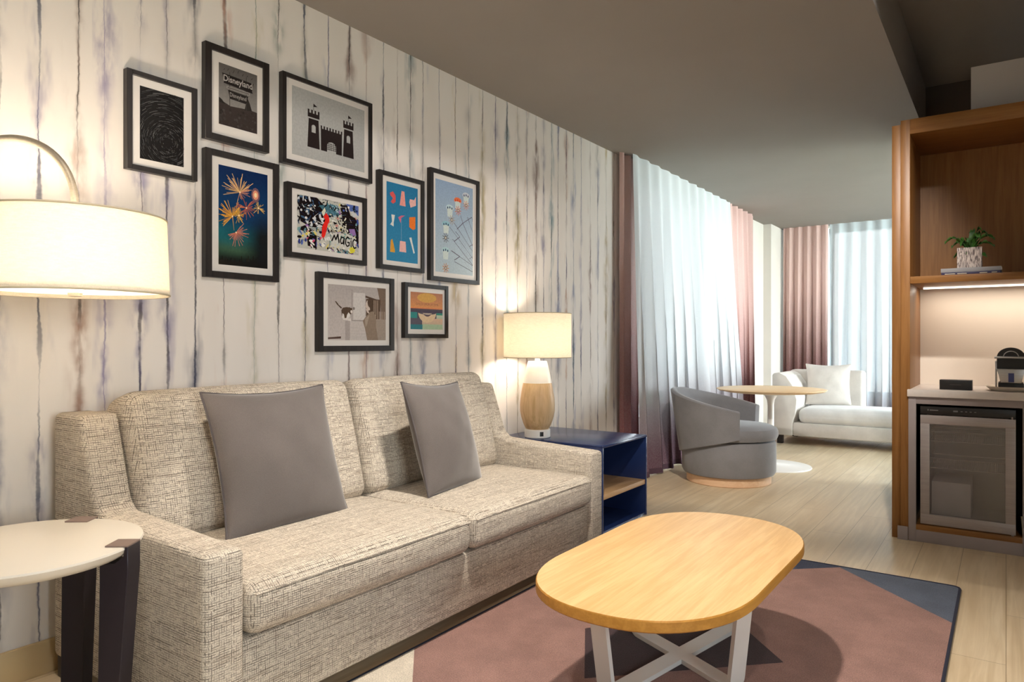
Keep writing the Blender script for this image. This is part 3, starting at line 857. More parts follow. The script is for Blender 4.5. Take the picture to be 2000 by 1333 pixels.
# ------------------------------------------------------------------ curtains
def curtain(name, label, mat, axis, p_top, p_bot, a0, a1, pleats, amp_t, amp_b, z0=.012, z1=2.7495, seed=1, flare=0., hem=None, group=None):
    rr = random.Random(seed); n = pleats*14; nz2 = 14
    ph = [rr.uniform(-.5, .5) for _ in range(pleats+2)]; am = [rr.uniform(.6, 1.25) for _ in range(pleats+2)]
    vs = []; fs = []
    for j in range(nz2+1):
        tz_ = j/nz2; z = z0+(z1-z0)*tz_; w = (1-tz_)
        for i in range(n+1):
            s_ = i/n; q = s_*pleats; k = int(min(q, pleats-1e-6))
            a = a0+(a1-a0)*s_ + flare*w*(s_-.5)*2 + (a1-a0)/pleats*.18*math.sin(2*PI*q*2+ph[k])*w
            amp = (amp_t*(1-w)+amp_b*w)*(am[k]*(1-(q-k))+am[k+1]*(q-k))
            off = amp*math.sin(2*PI*q+ph[0]+.5*math.sin(1.3*q)*w)
            p = p_top*(1-w)+p_bot*w+off
            vs.append((p, a, z) if axis == 'y' else (a, p, z))
    for j in range(nz2):
        for i in range(n): fs.append((j*(n+1)+i, j*(n+1)+i+1, (j+1)*(n+1)+i+1, (j+1)*(n+1)+i))
    r = thing(name, label, 'curtain', ((p_top, (a0+a1)/2, 0) if axis == 'y' else ((a0+a1)/2, p_top, 0)), group)
    b = MB(); b.add(vs, fs); b.build('cloth', mat, r, smooth=180)
    hv = []; hf = []
    for (dz) in (0, .045):
        for i in range(n+1):
            v = vs[i]; v2 = vs[(n+1)+i]; f = dz/((z1-z0)/nz2)
            hv.append((v[0]+(v2[0]-v[0])*f+(.0015 if axis == 'y' else 0), v[1]+(v2[1]-v[1])*f-(.0015 if axis == 'x' else 0), v[2]+dz))
    for i in range(n): hf.append((i, i+1, n+2+i, n+1+i))
    if hem:
        b = MB(); b.add(hv, hf); b.build('hem', hem, r, smooth=180)
    return r
curtain('drape_panel', 'rose to burgundy drape hanging at the striped wall end of the side window', M['drape_sheer'], 'y', -2.665, -2.66, 5.34, 5.72, 3, .03, .035, seed=3, hem=None)
curtain('sheer_curtain', 'white to plum sheer curtain across the side window behind the grey chair', M['sheer'], 'y', -2.60, -2.49, 5.45, 8.02, 11, .012, .075, seed=5, hem=M['hem'], flare=.10)
curtain('drape_panel', 'rose to burgundy drape between side window and corner column', M['drape'], 'y', -2.63, -2.61, 8.05, 9.04, 5, .03, .06, seed=8)
curtain('drape_panel', 'rose to burgundy drape right of the corner column behind the chaise arm', M['drape_far'], 'x', 10.31, 10.28, -2.58, -1.99, 5, .02, .05, seed=12)
curtain('sheer_curtain', 'white sheer curtain across the far window behind the chaise', M['sheer_far'], 'x', 10.31, 10.28, -1.97, .6, 15, .012, .07, seed=15)

# ------------------------------------------------------------------ cabinet
yf = 4.61; yb = 5.22; xl = -.50; xr = .98
cb = thing('kitchenette_cabinet', 'tall open oak cabinet with lit niche on the right', 'cabinet', (.2, 4.9, 0))
b = MB(); b.box(-.547, xl, yf+.02, 5.30, 0, 2.412, .002); b.build('end_panel', M['cab_oak'], cb)
b = MB(); b.box(xl, -.452, yf, yb, .0, 2.43, .002); b.build('side_panel', M['cab_oak'], cb)
b = MB(); b.box(xr-.05, xr, yf, yb, 0, 2.43, .002); b.build('side_panel', M['cab_oak'], cb)
b = MB(); b.box(-.452, xr-.05, yf, yb, 2.345, 2.43, .001); b.build('top_panel', M['cab_oak_h'], cb)
b = MB(); b.box(-.452, xr-.05, yf+.01, yb-.02, 1.482, 1.522, .001); b.build('shelf', M['cab_oak_h'], cb)
b = MB(); b.box(-.452, xr-.05, yb-.02, yb, 1.482, 2.345); b.build('back_panel', M['cab_oak'], cb)
b = MB(); b.box(-.452, xr-.05, yb-.025, yb, .872, 1.482); b.build('backsplash', M['splash'], cb)
b = MB(); b.box(-.46, -.422, yf-.006, yf+.03, 0, .83, .001); b.build('stile', M['grey_lam'], cb)
b = MB(); b.box(.072, .12, yf-.006, yf+.03, 0, .83, .001); b.build('stile', M['grey_lam'], cb)
b = MB(); b.box(-.422, xr-.05, yf-.004, yf+.03, .79, .83, .001); b.build('rail', M['grey_lam'], cb)
b = MB(); b.box(-.422, xr-.05, yf-.004, yf+.02, 0, .068, .001); b.build('toe_kick', M['grey_lam'], cb)
b = MB(); b.box(-.422, .072, yf-.004, yb-.03, .068, .098, .001); b.build('bottom_panel', M['cab_oak_h'], cb)
b = MB(); b.box(.12, xr-.05, yf, yf+.02, .07, .79, .002); b.build('door', M['grey_lam'], cb)
b = MB(); b.box(-.452, -.44, yf+.03, yb-.03, .098, .83); b.box(.10, .112, yf+.03, yb-.03, .098, .83); b.box(-.44, .10, yb-.04, yb-.03, .098, .83); b.box(-.44, .10, yf+.031, yb-.04, .815, .83)
b.build('niche_lining', M['black'], cb)
b = MB(); b.box(-.515, -.462, yf-.012, yf-.0005, 0, .078, .002); b.build('foot_block', M['grey_lam'], cb)
b = MB(); b.box(-.465, xr-.05, yf-.02, yb-.026, .8305, .872, .003, 2)
tag(b.build('countertop', M['counter'], loc=(.2, 4.9, .83)), 'pale stone countertop above the small glass-door fridge', 'countertop')
b = MB(); b.box(-.42, .9, 5.02, 5.035, 1.4725, 1.4815)
tag(b.build('led_strip', M['led'], loc=(.2, 5.03, 1.475)), 'glowing light strip under the oak cabinet shelf', 'light')
b = MB(); b.box(-.553, -.5475, 4.66, 4.70, .91, .95, .001)
tag(b.build('switch_plate', M['switch'], loc=(-.55, 4.68, .93)), 'tiny white switch plate on the oak cabinet end', 'switch')
b = MB(); b.lathe([(0, HIGH-.035), (.05, HIGH-.035), (.06, HIGH-.02), (.062, HIGH-.001), (0, HIGH-.001)], .01, 3.9, 32)
tag(b.build('smoke_detector', M['switch'], loc=(.01, 3.9, HIGH)), 'white round detector on the upper ceiling at top right', 'detector')

# ------------------------------------------------------------------ fridge
fr = thing('mini_fridge', 'small glass door fridge with grey metal frame under the countertop', 'fridge', (-.18, 4.85, .1))
fx0, fx1, fz0, fz1, fy = -.402, .043, .103, .727, 4.62
b = MB()
b.box(fx0, fx1, fy+.04, fy+.50, fz0, fz0+.03); b.box(fx0, fx1, fy+.04, fy+.50, .74, .775); b.box(fx0, fx0+.03, fy+.04, fy+.50, fz0, .775)
b.box(fx1-.03, fx1, fy+.04, fy+.50, fz0, .775); b.box(fx0, fx1, fy+.47, fy+.50, fz0, .775)
bd = b.build('body', M['black'], fr)
b = MB(); i_ = .031
b.box(fx0+i_, fx1-i_, fy+.455, fy+.47, fz0+.03, .74); b.box(fx0+i_, fx0+i_+.006, fy+.05, fy+.455, fz0+.03, .74); b.box(fx1-i_-.006, fx1-i_, fy+.05, fy+.455, fz0+.03, .74)
b.box(fx0+i_, fx1-i_, fy+.05, fy+.455, fz0+.03, fz0+.036); b.build('liner', M['liner'], fr)
b = MB(); b.box(fx0, fx1, fy, fy+.04, .732, .778, .002); pn = b.build('control_panel', M['black'], fr)
for (x0, x1, z0, z1) in [(.036, .042, .753, .761), (.047, .088, .754, .759), (.16, .182, .751, .760)]+[(.195+.021*k, .205+.021*k, .7535, .7575) for k in range(4)]:
    b = MB(); b.box(fx0+x0, fx0+x1, fy-.0008, fy, z0, z1); b.build('panel_mark', M['grey_mark'], pn)
dr = MB(); w = .046
dr.box(fx0, fx1, fy, fy+.035, fz1-.05, fz1, .002); dr.box(fx0, fx1, fy, fy+.035, fz0, fz0+.058, .002)
dr.box(fx0, fx0+w, fy, fy+.035, fz0+.056, fz1-.048, .002); dr.box(fx1-w, fx1, fy, fy+.035, fz0+.056, fz1-.048, .002)
d_ = dr.build('door', M['steel'], fr)
g = MB(); g.box(fx0+w-.004, fx1-w+.004, fy+.014, fy+.02, fz0+.054, fz1-.046); g.build('glass_pane', M['fridge_glass'], d_)
g = MB(); g.box(fx1-.02, fx1-.012, fy-.004, fy+.01, fz1, fz1+.012); g.build('hinge', M['steel'], d_)
g = MB(); g.box(fx1-.02, fx1-.008, fy-.003, fy+.012, fz0-.004, fz0); g.build('hinge', M['steel'], d_)
for z in (.575, .42):
    b = MB(); ya, yb2 = fy+.06, fy+.44
    xa, xb = fx0+i_+.008, fx1-i_-.008
    for (y, zz) in ((ya, z), (ya, z+.055), (ya, z+.08), (yb2, z)): b.tube([(xa, y, zz), (xb, y, zz)], .0025, 6)
    for x in (xa, xb):
        for zz in (z, z+.055): b.tube([(x, ya, zz), (x, yb2, zz)], .0025, 6)
    nn = 40
    for k in range(nn+1):
        x = xa+(xb-xa)*k/nn
        b.tube([(x, ya, z+.055), (x, ya, z), (x, yb2, z)], .0014, 5)
    b.build('wire_shelf', M['wire'], fr)
b = MB(); b.box(fx0+.05, fx0+.24, fy+.07, fy+.40, fz0+.037, fz0+.24, .004); b.build('drawer_bin', M['liner'], fr)

# ------------------------------------------------------------------ things on shelf and counter
b = MB(); b.box(-.302, -.024, 4.665, 4.86, 1.5225, 1.5385, .0015)
bk = thing('book', 'thin navy book lying under the grey book on the oak shelf', 'book', (-.16, 4.76, 1.5225), 'books on the oak shelf')
b.build('cover', M['book_navy'], bk)
for (x0, x1) in ((-.285, -.235), (-.225, -.18), (-.12, -.085), (-.065, -.04)):
    b = MB(); b.box(x0, x1, 4.664, 4.6652, 1.528, 1.5325); b.build('spine_mark', M['gold_mark'], bk)
bk = thing('book', 'thick grey book directly under the potted plant', 'book', (-.16, 4.76, 1.539), 'books on the oak shelf')
b = MB(); b.box(-.305, -.02, 4.668, 4.87, 1.539, 1.5625, .002); b.build('cover', M['book_grey'], bk)
b = MB(); b.box(-.3, -.018, 4.69, 4.872, 1.5425, 1.559); b.build('pages', M['paper'], bk)

pl = thing('potted_plant', 'small green leafy plant in an etched square pot on the books', 'plant', (-.135, 4.77, 1.563))
b = MB(); z0 = 1.563; px0, px1, py0, py1 = -.228, -.110, 4.70, 4.815
b.box(px0, px1, py0, py0+.008, z0, z0+.116, .001, 1); b.box(px0, px1, py1-.008, py1, z0, z0+.116, .001, 1)
b.box(px0, px0+.008, py0+.008, py1-.008, z0, z0+.116); b.box(px1-.008, px1, py0+.008, py1-.008, z0, z0+.116); b.box(px0+.008, px1-.008, py0+.008, py1-.008, z0+.002, z0+.01)
b.build('pot', M['pot'], pl)
b = MB(); b.box(px0+.008, px1-.008, py0+.008, py1-.008, z0+.06, z0+.105); b.build('soil', M['soil'], pl)
rl = random.Random(4)
leaves = [(-175, .125, .05, .03), (-150, .10, .02, .028), (178, .075, -.035, .03), (-90, .07, .03, .03), (20, .10, .075, .032), (55, .09, .075, .03), (-20, .13, .05, .03), (5, .12, .015, .028),
          (-35, .10, -.045, .026), (100, .09, .05, .03), (140, .09, .045, .03), (-120, .085, .025, .03), (-60, .10, .055, .03), (75, .06, .09, .03), (0, .055, .095, .03), (-100, .085, -.02, .028)]
for (an, ln_, hz, wd) in leaves:
    a = R(an); d = Vector((math.cos(a), math.sin(a)*.7, 0)); sdv = Vector((-math.sin(a), math.cos(a), 0))
    c0 = Vector((-.169, 4.757, z0+.10)) + d*.012; ln_ *= .88; wd *= 1.05
    vs = []; fs = []; n = 8
    for k in range(n+1):
        s_ = k/n
        p = c0 + d*ln_*s_ + Vector((0, 0, hz*math.sin(s_*PI*.62)/math.sin(PI*.62) + .03*math.sin(s_*PI)))
        w_ = wd*(.25+.75*math.sin(PI*min(1, s_*.8+.12)))*(.85+.15*math.cos(k*PI))
        if k == n: w_ = .004
        tw = Vector((0, 0, .010*math.sin(k*1.7)))
        for o_ in (.0012, -.0012):
            vs += [p-sdv*w_/2+tw+Vector((0, 0, .006+o_)), p+Vector((0, 0, o_)), p+sdv*w_/2-tw+Vector((0, 0, .006+o_))]
    for k in range(n):
        q = k*6; r_ = q+6
        for (i, j) in ((0, 1), (1, 2)):
            fs.append((q+i, q+j, r_+j, r_+i)); fs.append((q+3+i, r_+3+i, r_+3+j, q+3+j))
        fs.append((q, r_, r_+3, q+3)); fs.append((q+2, q+5, r_+5, r_+2))
    b = MB(); b.add(vs, fs); b.build('leaf', M['leaf'], pl, smooth=60)

bx = thing('box', 'small black box standing on the stone countertop', 'box', (-.23, 4.72, .872))
b = MB(); b.box(-.312, -.155, 4.685, 4.765, .8725, .928, .002); b.build('body', M['black'], bx)
b = MB(); b.box(-.262, -.208, 4.6842, 4.6852, .898, .905); b.build('emblem', M['dark_leg'], bx)

tr_ = thing('tray', 'oval stone tray under the coffee machine', 'tray', (.03, 4.78, .872))
b = MB()
def oval(hx, hy, z, n=40): return [(.035+hx*math.copysign(abs(math.cos(2*PI*k/n))**.6, math.cos(2*PI*k/n)), 4.79+hy*math.copysign(abs(math.sin(2*PI*k/n))**.6, math.sin(2*PI*k/n)), z) for k in range(n)]
rings = [oval(.09, .10, .8725), oval(.105, .115, .874), oval(.125, .135, .892), oval(.128, .138, .898), oval(.122, .132, .898), oval(.105, .115, .884), oval(.09, .10, .882)]
vs = [p for r_ in rings for p in r_]; fs = []; n = 40
for i in range(len(rings)-1):
    for k in range(n): fs.append((i*n+k, i*n+(k+1) % n, (i+1)*n+(k+1) % n, (i+1)*n+k))
fs.append(tuple(range(n))[::-1]); fs.append(tuple(6*n+k for k in range(n)))
b.add(vs, fs); b.build('dish', M['tray'], tr_)

cm = thing('coffee_machine', 'black and silver pod coffee machine on the tray', 'coffee machine', (.02, 4.79, .883))
mx = .022; z0 = .8835; yy0, yy1 = 4.735, 4.885
prof = [(mx-.066, z0+.10), (mx+.066, z0+.10)] + [(mx+.064*math.cos(PI*k/16), z0+.178+.052*math.sin(PI*k/16)) for k in range(17)]
b = MB(); b.prism(prof, yy0, yy1, 'y', .002, 1); b.build('housing', M['black'], cm)
b = MB(); b.box(mx-.058, mx+.058, yy0-.03, yy1, z0, z0+.035, .004); b.box(mx-.05, mx+.05, yy0+.06, yy1, z0+.03, z0+.10); b.build('drip_base', M['black'], cm)
for sg in (-1, 1):
    b = MB(); x = mx+sg*.068; b.box(x-.004, x+.004, yy0-.005, yy1, z0, z0+.155, .002); b.build('side_panel', M['silver'], cm)
b = MB(); b.prism([(mx-.064, z0+.112), (mx+.064, z0+.112), (mx+.046, z0+.036), (mx-.046, z0+.036)], yy0-.038, yy0+.05, 'y', .003, 2); fp = b.build('front_cup', M['silver'], cm)
b = MB(); b.box(mx-.012, mx+.014, yy0-.0395, yy0-.038, z0+.04, z0+.09); b.build('sticker', M['blue_label'], fp)
b = MB(); b.tube([(mx-.075, yy0-.012, z0+.175), (mx, yy0-.016, z0+.176), (mx+.075, yy0-.012, z0+.175)], .006, 10); b.build('lever', M['silver'], cm)
b = MB(); b.tube([(mx+.034*math.cos(PI*k/12), yy0-.002, z0+.178+.032*math.sin(PI*k/12)) for k in range(13)], .0025, 8); b.build('ring', M['silver'], cm)
b = MB(); b.tube([(mx+.068, yy0+.01, z0+.098), (mx+.085, yy0+.005, z0+.09), (mx+.115, yy0+.005, z0+.094), (mx+.12, yy0+.02, z0+.10)], .004, 8); b.build('side_handle', M['black'], cm)

# ------------------------------------------------------------------ gallery wall
class Pic:
    """flat print; u right, v up, both 0..1"""
    def __init__(s, y0, y1, z0, z1, x):
        s.a = (y0, y1, z0, z1); s.x = x; s.b = MB(); s.k = 0; s.st = 6e-6; s.asp = (y1-y0)/(z1-z0)
    def P(s, u, v): y0, y1, z0, z1 = s.a; return (s.x+s.k*s.st, y0+(y1-y0)*u, z0+(z1-z0)*v)
    def poly(s, pts, col, clip=True):
        if clip: pts = [(min(1, max(0, u)), min(1, max(0, v))) for u, v in pts]
        s.k += 1
        s.b.face([s.P(u, v) for u, v in pts], 0, col)
    def rect(s, u0, v0, u1, v1, col): s.poly([(u0, v0), (u1, v0), (u1, v1), (u0, v1)], col)
    def grad(s, v0, v1, c0, c1, u0=0, u1=1): s.poly([(u0, v0), (u1, v0), (u1, v1), (u0, v1)], (c0, c0, c1, c1))
    def disc(s, u, v, r, col, n=16, ry=None, rot=0):
        ry = r if ry is None else ry
        s.poly([(u+r*math.cos(2*PI*k/n)*math.cos(rot)-ry*math.sin(2*PI*k/n)*math.sin(rot), v+s.asp*(r*math.cos(2*PI*k/n)*math.sin(rot)+ry*math.sin(2*PI*k/n)*math.cos(rot))) for k in range(n)], col)
    def line(s, p, q, w, col, w2=None):
        w2 = w if w2 is None else w2
        du, dv = (q[0]-p[0]), (q[1]-p[1])/s.asp; L = math.hypot(du, dv) or 1; nu, nv = -dv/L, du/L*s.asp
        s.poly([(p[0]-nu*w/2, p[1]-nv*w/2), (p[0]+nu*w/2, p[1]+nv*w/2), (q[0]+nu*w2/2, q[1]+nv*w2/2), (q[0]-nu*w2/2, q[1]-nv*w2/2)], col)
    def text(s, body, u0, v0, u1, v1, col, slope=0, bold=0):
        cu = bpy.data.curves.new('t', 'FONT'); cu.body = body; cu.resolution_u = 3; cu.offset = bold
        ob = bpy.data.objects.new('t', cu); C.objects.link(ob)
        dg = bpy.context.evaluated_depsgraph_get(); dg.update()
        m = bpy.data.meshes.new_from_object(ob.evaluated_get(dg))
        V = [v.co.copy() for v in m.vertices]
        if V:
            ax0, ax1 = min(v.x for v in V), max(v.x for v in V); ay0, ay1 = min(v.y for v in V), max(v.y for v in V)
            s.k += 1
            for p in m.polygons:
                pts = []
                for i in p.vertices:
                    fu = (V[i].x-ax0)/(ax1-ax0); fv = (V[i].y-ay0)/(ay1-ay0)
                    pts.append((u0+(u1-u0)*fu, v0+(v1-v0)*fv+slope*fu))
                s.b.face([s.P(u, v) for u, v in pts], 0, col)
        bpy.data.objects.remove(ob); bpy.data.curves.remove(cu); bpy.data.meshes.remove(m)

def art_swirl(p):
    p.st = 2.5e-6; p.rect(0, 0, 1, 1, lin(24, 22, 22)); rr = random.Random(2)
    cu, cv = .62, .30
    for k in range(900):
        rad = .10+1.25*rr.random(); a = rr.uniform(0, 2*PI); da = rr.uniform(.10, .35)
        g = rr.randint(46, 112); w = rr.uniform(.003, .008)
        prev = None
        for j in range(5):
            t = a+da*j/4; q = (cu+rad*math.cos(t), cv+rad*math.sin(t)*p.asp*1.0)
            if prev and 0 < q[0] < 1 and 0 < q[1] < 1 and 0 < prev[0] < 1 and 0 < prev[1] < 1: p.line(prev, q, w, lin(g, g, g))
            prev = q
def art_sign(p):
    p.grad(0, 1, lin(150, 146, 142), lin(92, 88, 86))
    p.poly([(0, 0), (1, 0), (1, .36), (.8, .37), (.6, .36), (.3, .34), (.12, .38), (0, .42)], lin(58, 50, 48))
    p.poly([(0, .36), (.16, .35), (.08, .41), (0, .44)], lin(40, 36, 34))
    p.poly([(.66, .34), (.86, .36), (.80, .48), (.74, .56), (.69, .44)], lin(46, 42, 40))
    for u in (.27, .70): p.rect(u, .32, u+.015, .90, lin(60, 56, 54))
    for (u, v, h) in ((.12, .90, .03), (.22, .91, .04), (.36, .90, .05), (.48, .92, .05), (.6, .90, .04), (.72, .91, .03), (.84, .89, .03)): p.line((u, v), (u+.03, v+h), .012, lin(54, 50, 50))
    p.poly([(.08, .85), (.90, .83), (.86, .70), (.88, .66), (.12, .69), (.14, .73)], lin(36, 32, 32))
    p.text('Disneyland', .12, .695, .87, .83, lin(186, 180, 176), 0, .012)
    p.rect(.20, .615, .80, .655, lin(150, 146, 142)); p.rect(.22, .625, .78, .645, lin(96, 92, 90))
    p.poly([(.23, .60), (.76, .59), (.70, .45), (.28, .46)], lin(40, 36, 36)); p.text('Disneyland', .28, .478, .71, .568, lin(150, 145, 141), 0, .012)
    rr = random.Random(9)
    for k in range(60):
        u, v = rr.random(), rr.uniform(.02, .33); g = rr.randint(44, 74); p.disc(u, v, rr.uniform(.01, .04), lin(g, g-6, g-8), 7)
def art_castle(p):
    G = lin(178, 178, 176); K = lin(42, 34, 34)
    p.rect(0, 0, 1, 1, G)
    def tower(u0, u1, vb, vt, fl):
        m = (u1-u0)*.08
        p.poly([(u0-m*.3, vb), (u1+m*.3, vb), (u1-m, vt), (u0+m, vt)], K)
        p.rect(u0, vt+.02, u1, vt+.085, K)
        n = 4
        for k in range(n):
            w = (u1-u0)/(2*n-1); p.rect(u0+2*k*w, vt+.084, u0+(2*k+1)*w, vt+.135, K)
        mu = (u0+u1)/2
        p.rect(mu-.004, vt+.13, mu, vt+.23, K); p.poly([(mu-.001, vt+.235), (mu+.05, vt+.20), (mu-.001, vt+.185)], K)
        wv = vt-.20; w = (u1-u0)*.17
        p.poly([(mu-w, wv), (mu+w, wv)]+[(mu+w*math.cos(PI*k/8), wv+.085+w*1.2*math.sin(PI*k/8)) for k in range(9)], G)
    tower(.20, .355, .17, .60, 1); tower(.685, .835, .17, .60, 1)
    p.poly([(.375, .17), (.665, .17), (.668, .50), (.372, .50)], K)
    n = 8
    for k in range(n):
        w = .30/(2*n-1); p.rect(.37+2*k*w, .499, .37+(2*k+1)*w, .545, K)
    w = .062; mu = .52
    arch = [(mu-w, .17), (mu+w, .17)]+[(mu+w*math.cos(PI*k/10), .27+.06*math.sin(PI*k/10)) for k in range(11)]
    p.poly(arch, G)
    for k in range(5): p.rect(mu-w+.012+k*.024, .20, mu-w+.019+k*.024, .32, K)
    for k in range(4): p.rect(mu-w, .21+k*.028, mu+w, .217+k*.028, K)
def art_fireworks(p):
    rr = random.Random(7)
    def mixc(a, b_, t): t = max(0, min(1, t)); t = t*t*(3-2*t); return tuple(x*(1-t)+y*t for x, y in zip(a, b_))
    def sky(u, v):
        n_ = .5+.5*math.sin(7*u+5*v+2*math.sin(9*v-3*u))*math.sin(11*v+2*u)
        c = mixc(lin(16, 60, 104), lin(14, 40, 84), (v-.5)/.5)
        c = mixc(lin(28, 104, 112), c, (v-.30)/.22+.25*u)
        c = mixc(lin(62, 96, 74), c, (v-.15)/.14); c = mixc(lin(30, 24, 16), c, (v-.05)/.12)
        dk = max(0, min(1, (u-.35)/.5))*max(0, min(1, (.72-v)/.4))
        c = mixc(c, lin(22, 24, 26), dk*.95); return mixc(c, lin(18, 34, 40), .45*n_*max(0, min(1, (.5-v)/.2)))
    nx, ny = 14, 26
    for a in range(nx):
        for b_ in range(ny):
            q = [(a/nx, b_/ny), ((a+1)/nx, b_/ny), ((a+1)/nx, (b_+1)/ny), (a/nx, (b_+1)/ny)]
            p.b.face([p.P(*t) for t in q], 0, tuple(sky(*t) for t in q))
    p.k += 1
    for k in range(30): u = k/29; p.rect(u, 0, min(1, u+.012), rr.uniform(.03, .12), lin(26, 20, 12))
    def burst(u, v, r, col, n, a0=0, a1=360, tail=None):
        for k in range(n):
            a = R(rr.uniform(a0, a1)); L = r*rr.uniform(.45, 1.1); f_ = rr.uniform(.55, 1.1)
            p.line((u, v), (u+L*math.cos(a), v+L*math.sin(a)*p.asp), .006, tuple(c*f_ for c in col), .010)
        if tail: p.line((u, v), tail, .014, col, .004)
        p.disc(u, v, .016, lin(255, 232, 190), 10)
    burst(.42, .76, .34, lin(236, 190, 130), 44, 15, 200, (.34, .60)); burst(.42, .76, .2, lin(220, 150, 120), 12, 250, 390)
    burst(.27, .50, .28, lin(236, 170, 70), 50, 20, 230, (.30, .36)); burst(.40, .52, .15, lin(230, 180, 80), 34)
    burst(.55, .61, .22, lin(196, 110, 90), 34); burst(.80, .63, .14, lin(230, 190, 110), 24); burst(.34, .34, .24, lin(210, 130, 110), 38, 200, 420)
    for (r, c) in ((.09, lin(120, 90, 100)), (.06, lin(230, 150, 120)), (.03, lin(255, 230, 180))): p.disc(.74, .76, r, c, 12, r*1.5)
def art_graffiti(p):
    p.rect(0, 0, 1, 1, lin(196, 194, 184)); rr = random.Random(21)
    K = lin(28, 20, 22)
    p.poly([(0, .98), (.30, 1), (.45, .85), (.44, .45), (.2, .42), (.05, .5)], K)
    p.poly([(.70, .95), (.80, .98), (.86, .78), (1, .72), (1, .2), (.9, .25), (.72, .55)], K)
    p.poly([(.78, 1), (1, 1), (1, .80), (.86, .86)], lin(92, 112, 180)); p.poly([(.86, .86), (.93, .89), (1, .78), (.9, .76)], lin(206, 208, 210))
    p.poly([(0, .36), (.14, .30), (.16, .06), (.3, .02), (.3, .3), (.12, .44)], K)
    cols = [lin(238, 236, 230), lin(226, 224, 214), K, lin(28, 30, 52), lin(60, 120, 128), lin(70, 90, 160), lin(44, 56, 120), lin(120, 160, 160), lin(226, 210, 120), lin(150, 110, 170), lin(214, 150, 140), lin(90, 130, 140), K, lin(236, 236, 232)]
    for k in range(330):
        u, v = rr.random(), rr.random()*.97
        if .70 < u < .95 and .45 < v < .85: continue
        c = rr.choice(cols)
        if u < .42 and v > .45: c = rr.choice([K, K, lin(210, 212, 214), lin(40, 60, 90), lin(236, 236, 236), lin(70, 100, 130)])
        if v < .3 and u < .4: c = rr.choice([lin(40, 52, 130), lin(236, 234, 226), K, lin(214, 90, 120), lin(228, 206, 80), lin(90, 110, 180)])
        a = rr.uniform(0, PI); p.disc(u, v, rr.uniform(.01, .045), c, 7, rr.uniform(.006, .02), a)
    for k in range(150):
        u, v = rr.random(), rr.random(); a = rr.uniform(0, PI); L = rr.uniform(.03, .12)
        p.line((u, v), (u+L*math.cos(a), v+L*math.sin(a)), rr.uniform(.003, .010), rr.choice([K, K, lin(240, 238, 232), lin(40, 50, 90), lin(90, 130, 150), lin(236, 236, 236)]), .002)
    p.poly([(.33, .86), (.55, .93), (.64, .90), (.66, .72), (.5, .70), (.42, .74)], lin(70, 112, 126))
    for k in range(40):
        u, v = rr.uniform(.42, .66), rr.uniform(.70, .92); p.disc(u, v, rr.uniform(.01, .035), rr.choice([lin(60, 116, 130), lin(170, 190, 196), K, lin(90, 130, 150)]), 7, .01, rr.uniform(0, PI))
    p.poly([(.37, .28), (.40, .24), (.43, .30), (.47, .52), (.50, .60), (.48, .70), (.44, .74), (.40, .66), (.43, .60), (.38, .46)], lin(232, 44, 36))
    p.poly([(.40, .66), (.44, .78), (.42, .84), (.37, .74)], lin(220, 218, 196))
    for k in range(60):
        u, v = rr.uniform(.5, .8), rr.uniform(.36, .74); p.disc(u, v, rr.uniform(.008, .03), rr.choice([lin(224, 220, 200), lin(206, 200, 180), lin(180, 170, 150), K, lin(230, 226, 210)]), 6, .01, rr.uniform(0, PI))
    p.poly([(.82, .50), (.92, .52), (.95, .40), (.86, .36)], lin(150, 116, 176))
    p.disc(.86, .08, .05, lin(226, 216, 70), 12, .04)
    p.poly([(.52, .12), (.68, .08), (.72, .28), (.56, .30)], lin(56, 140, 140))
    p.poly([(.50, .10), (.93, .06), (.95, .34), (.80, .40), (.55, .38)], lin(206, 204, 196))
    for k in range(50):
        u, v = rr.uniform(.5, .94), rr.uniform(.05, .40); p.disc(u, v, rr.uniform(.01, .03), rr.choice([lin(226, 224, 216), lin(190, 196, 190), lin(120, 160, 156), lin(214, 206, 170), lin(236, 234, 228)]), 7, .012, rr.uniform(0, PI))
    p.disc(.88, .09, .05, lin(226, 216, 70), 12, .04)
    I = lin(14, 12, 14)
    def brush(pts, w):
        for a, c_ in zip(pts, pts[1:]): p.line(a, c_, w, I)
        for a in pts: p.disc(a[0], a[1], w/2, I, 8)
    brush([(.535, .22), (.575, .33), (.60, .25), (.635, .36), (.655, .20)], .020)
    brush([(.73, .31), (.695, .32), (.675, .25), (.69, .19), (.72, .20), (.74, .30), (.735, .18)], .018)
    brush([(.83, .31), (.80, .34), (.77, .29), (.765, .20), (.79, .15), (.825, .17), (.83, .23), (.80, .23)], .018)
    brush([(.858, .27), (.860, .15)], .016); brush([(.858, .31), (.860, .32)], .016)
    brush([(.94, .29), (.915, .31), (.89, .26), (.89, .18), (.915, .13), (.945, .15)], .018)
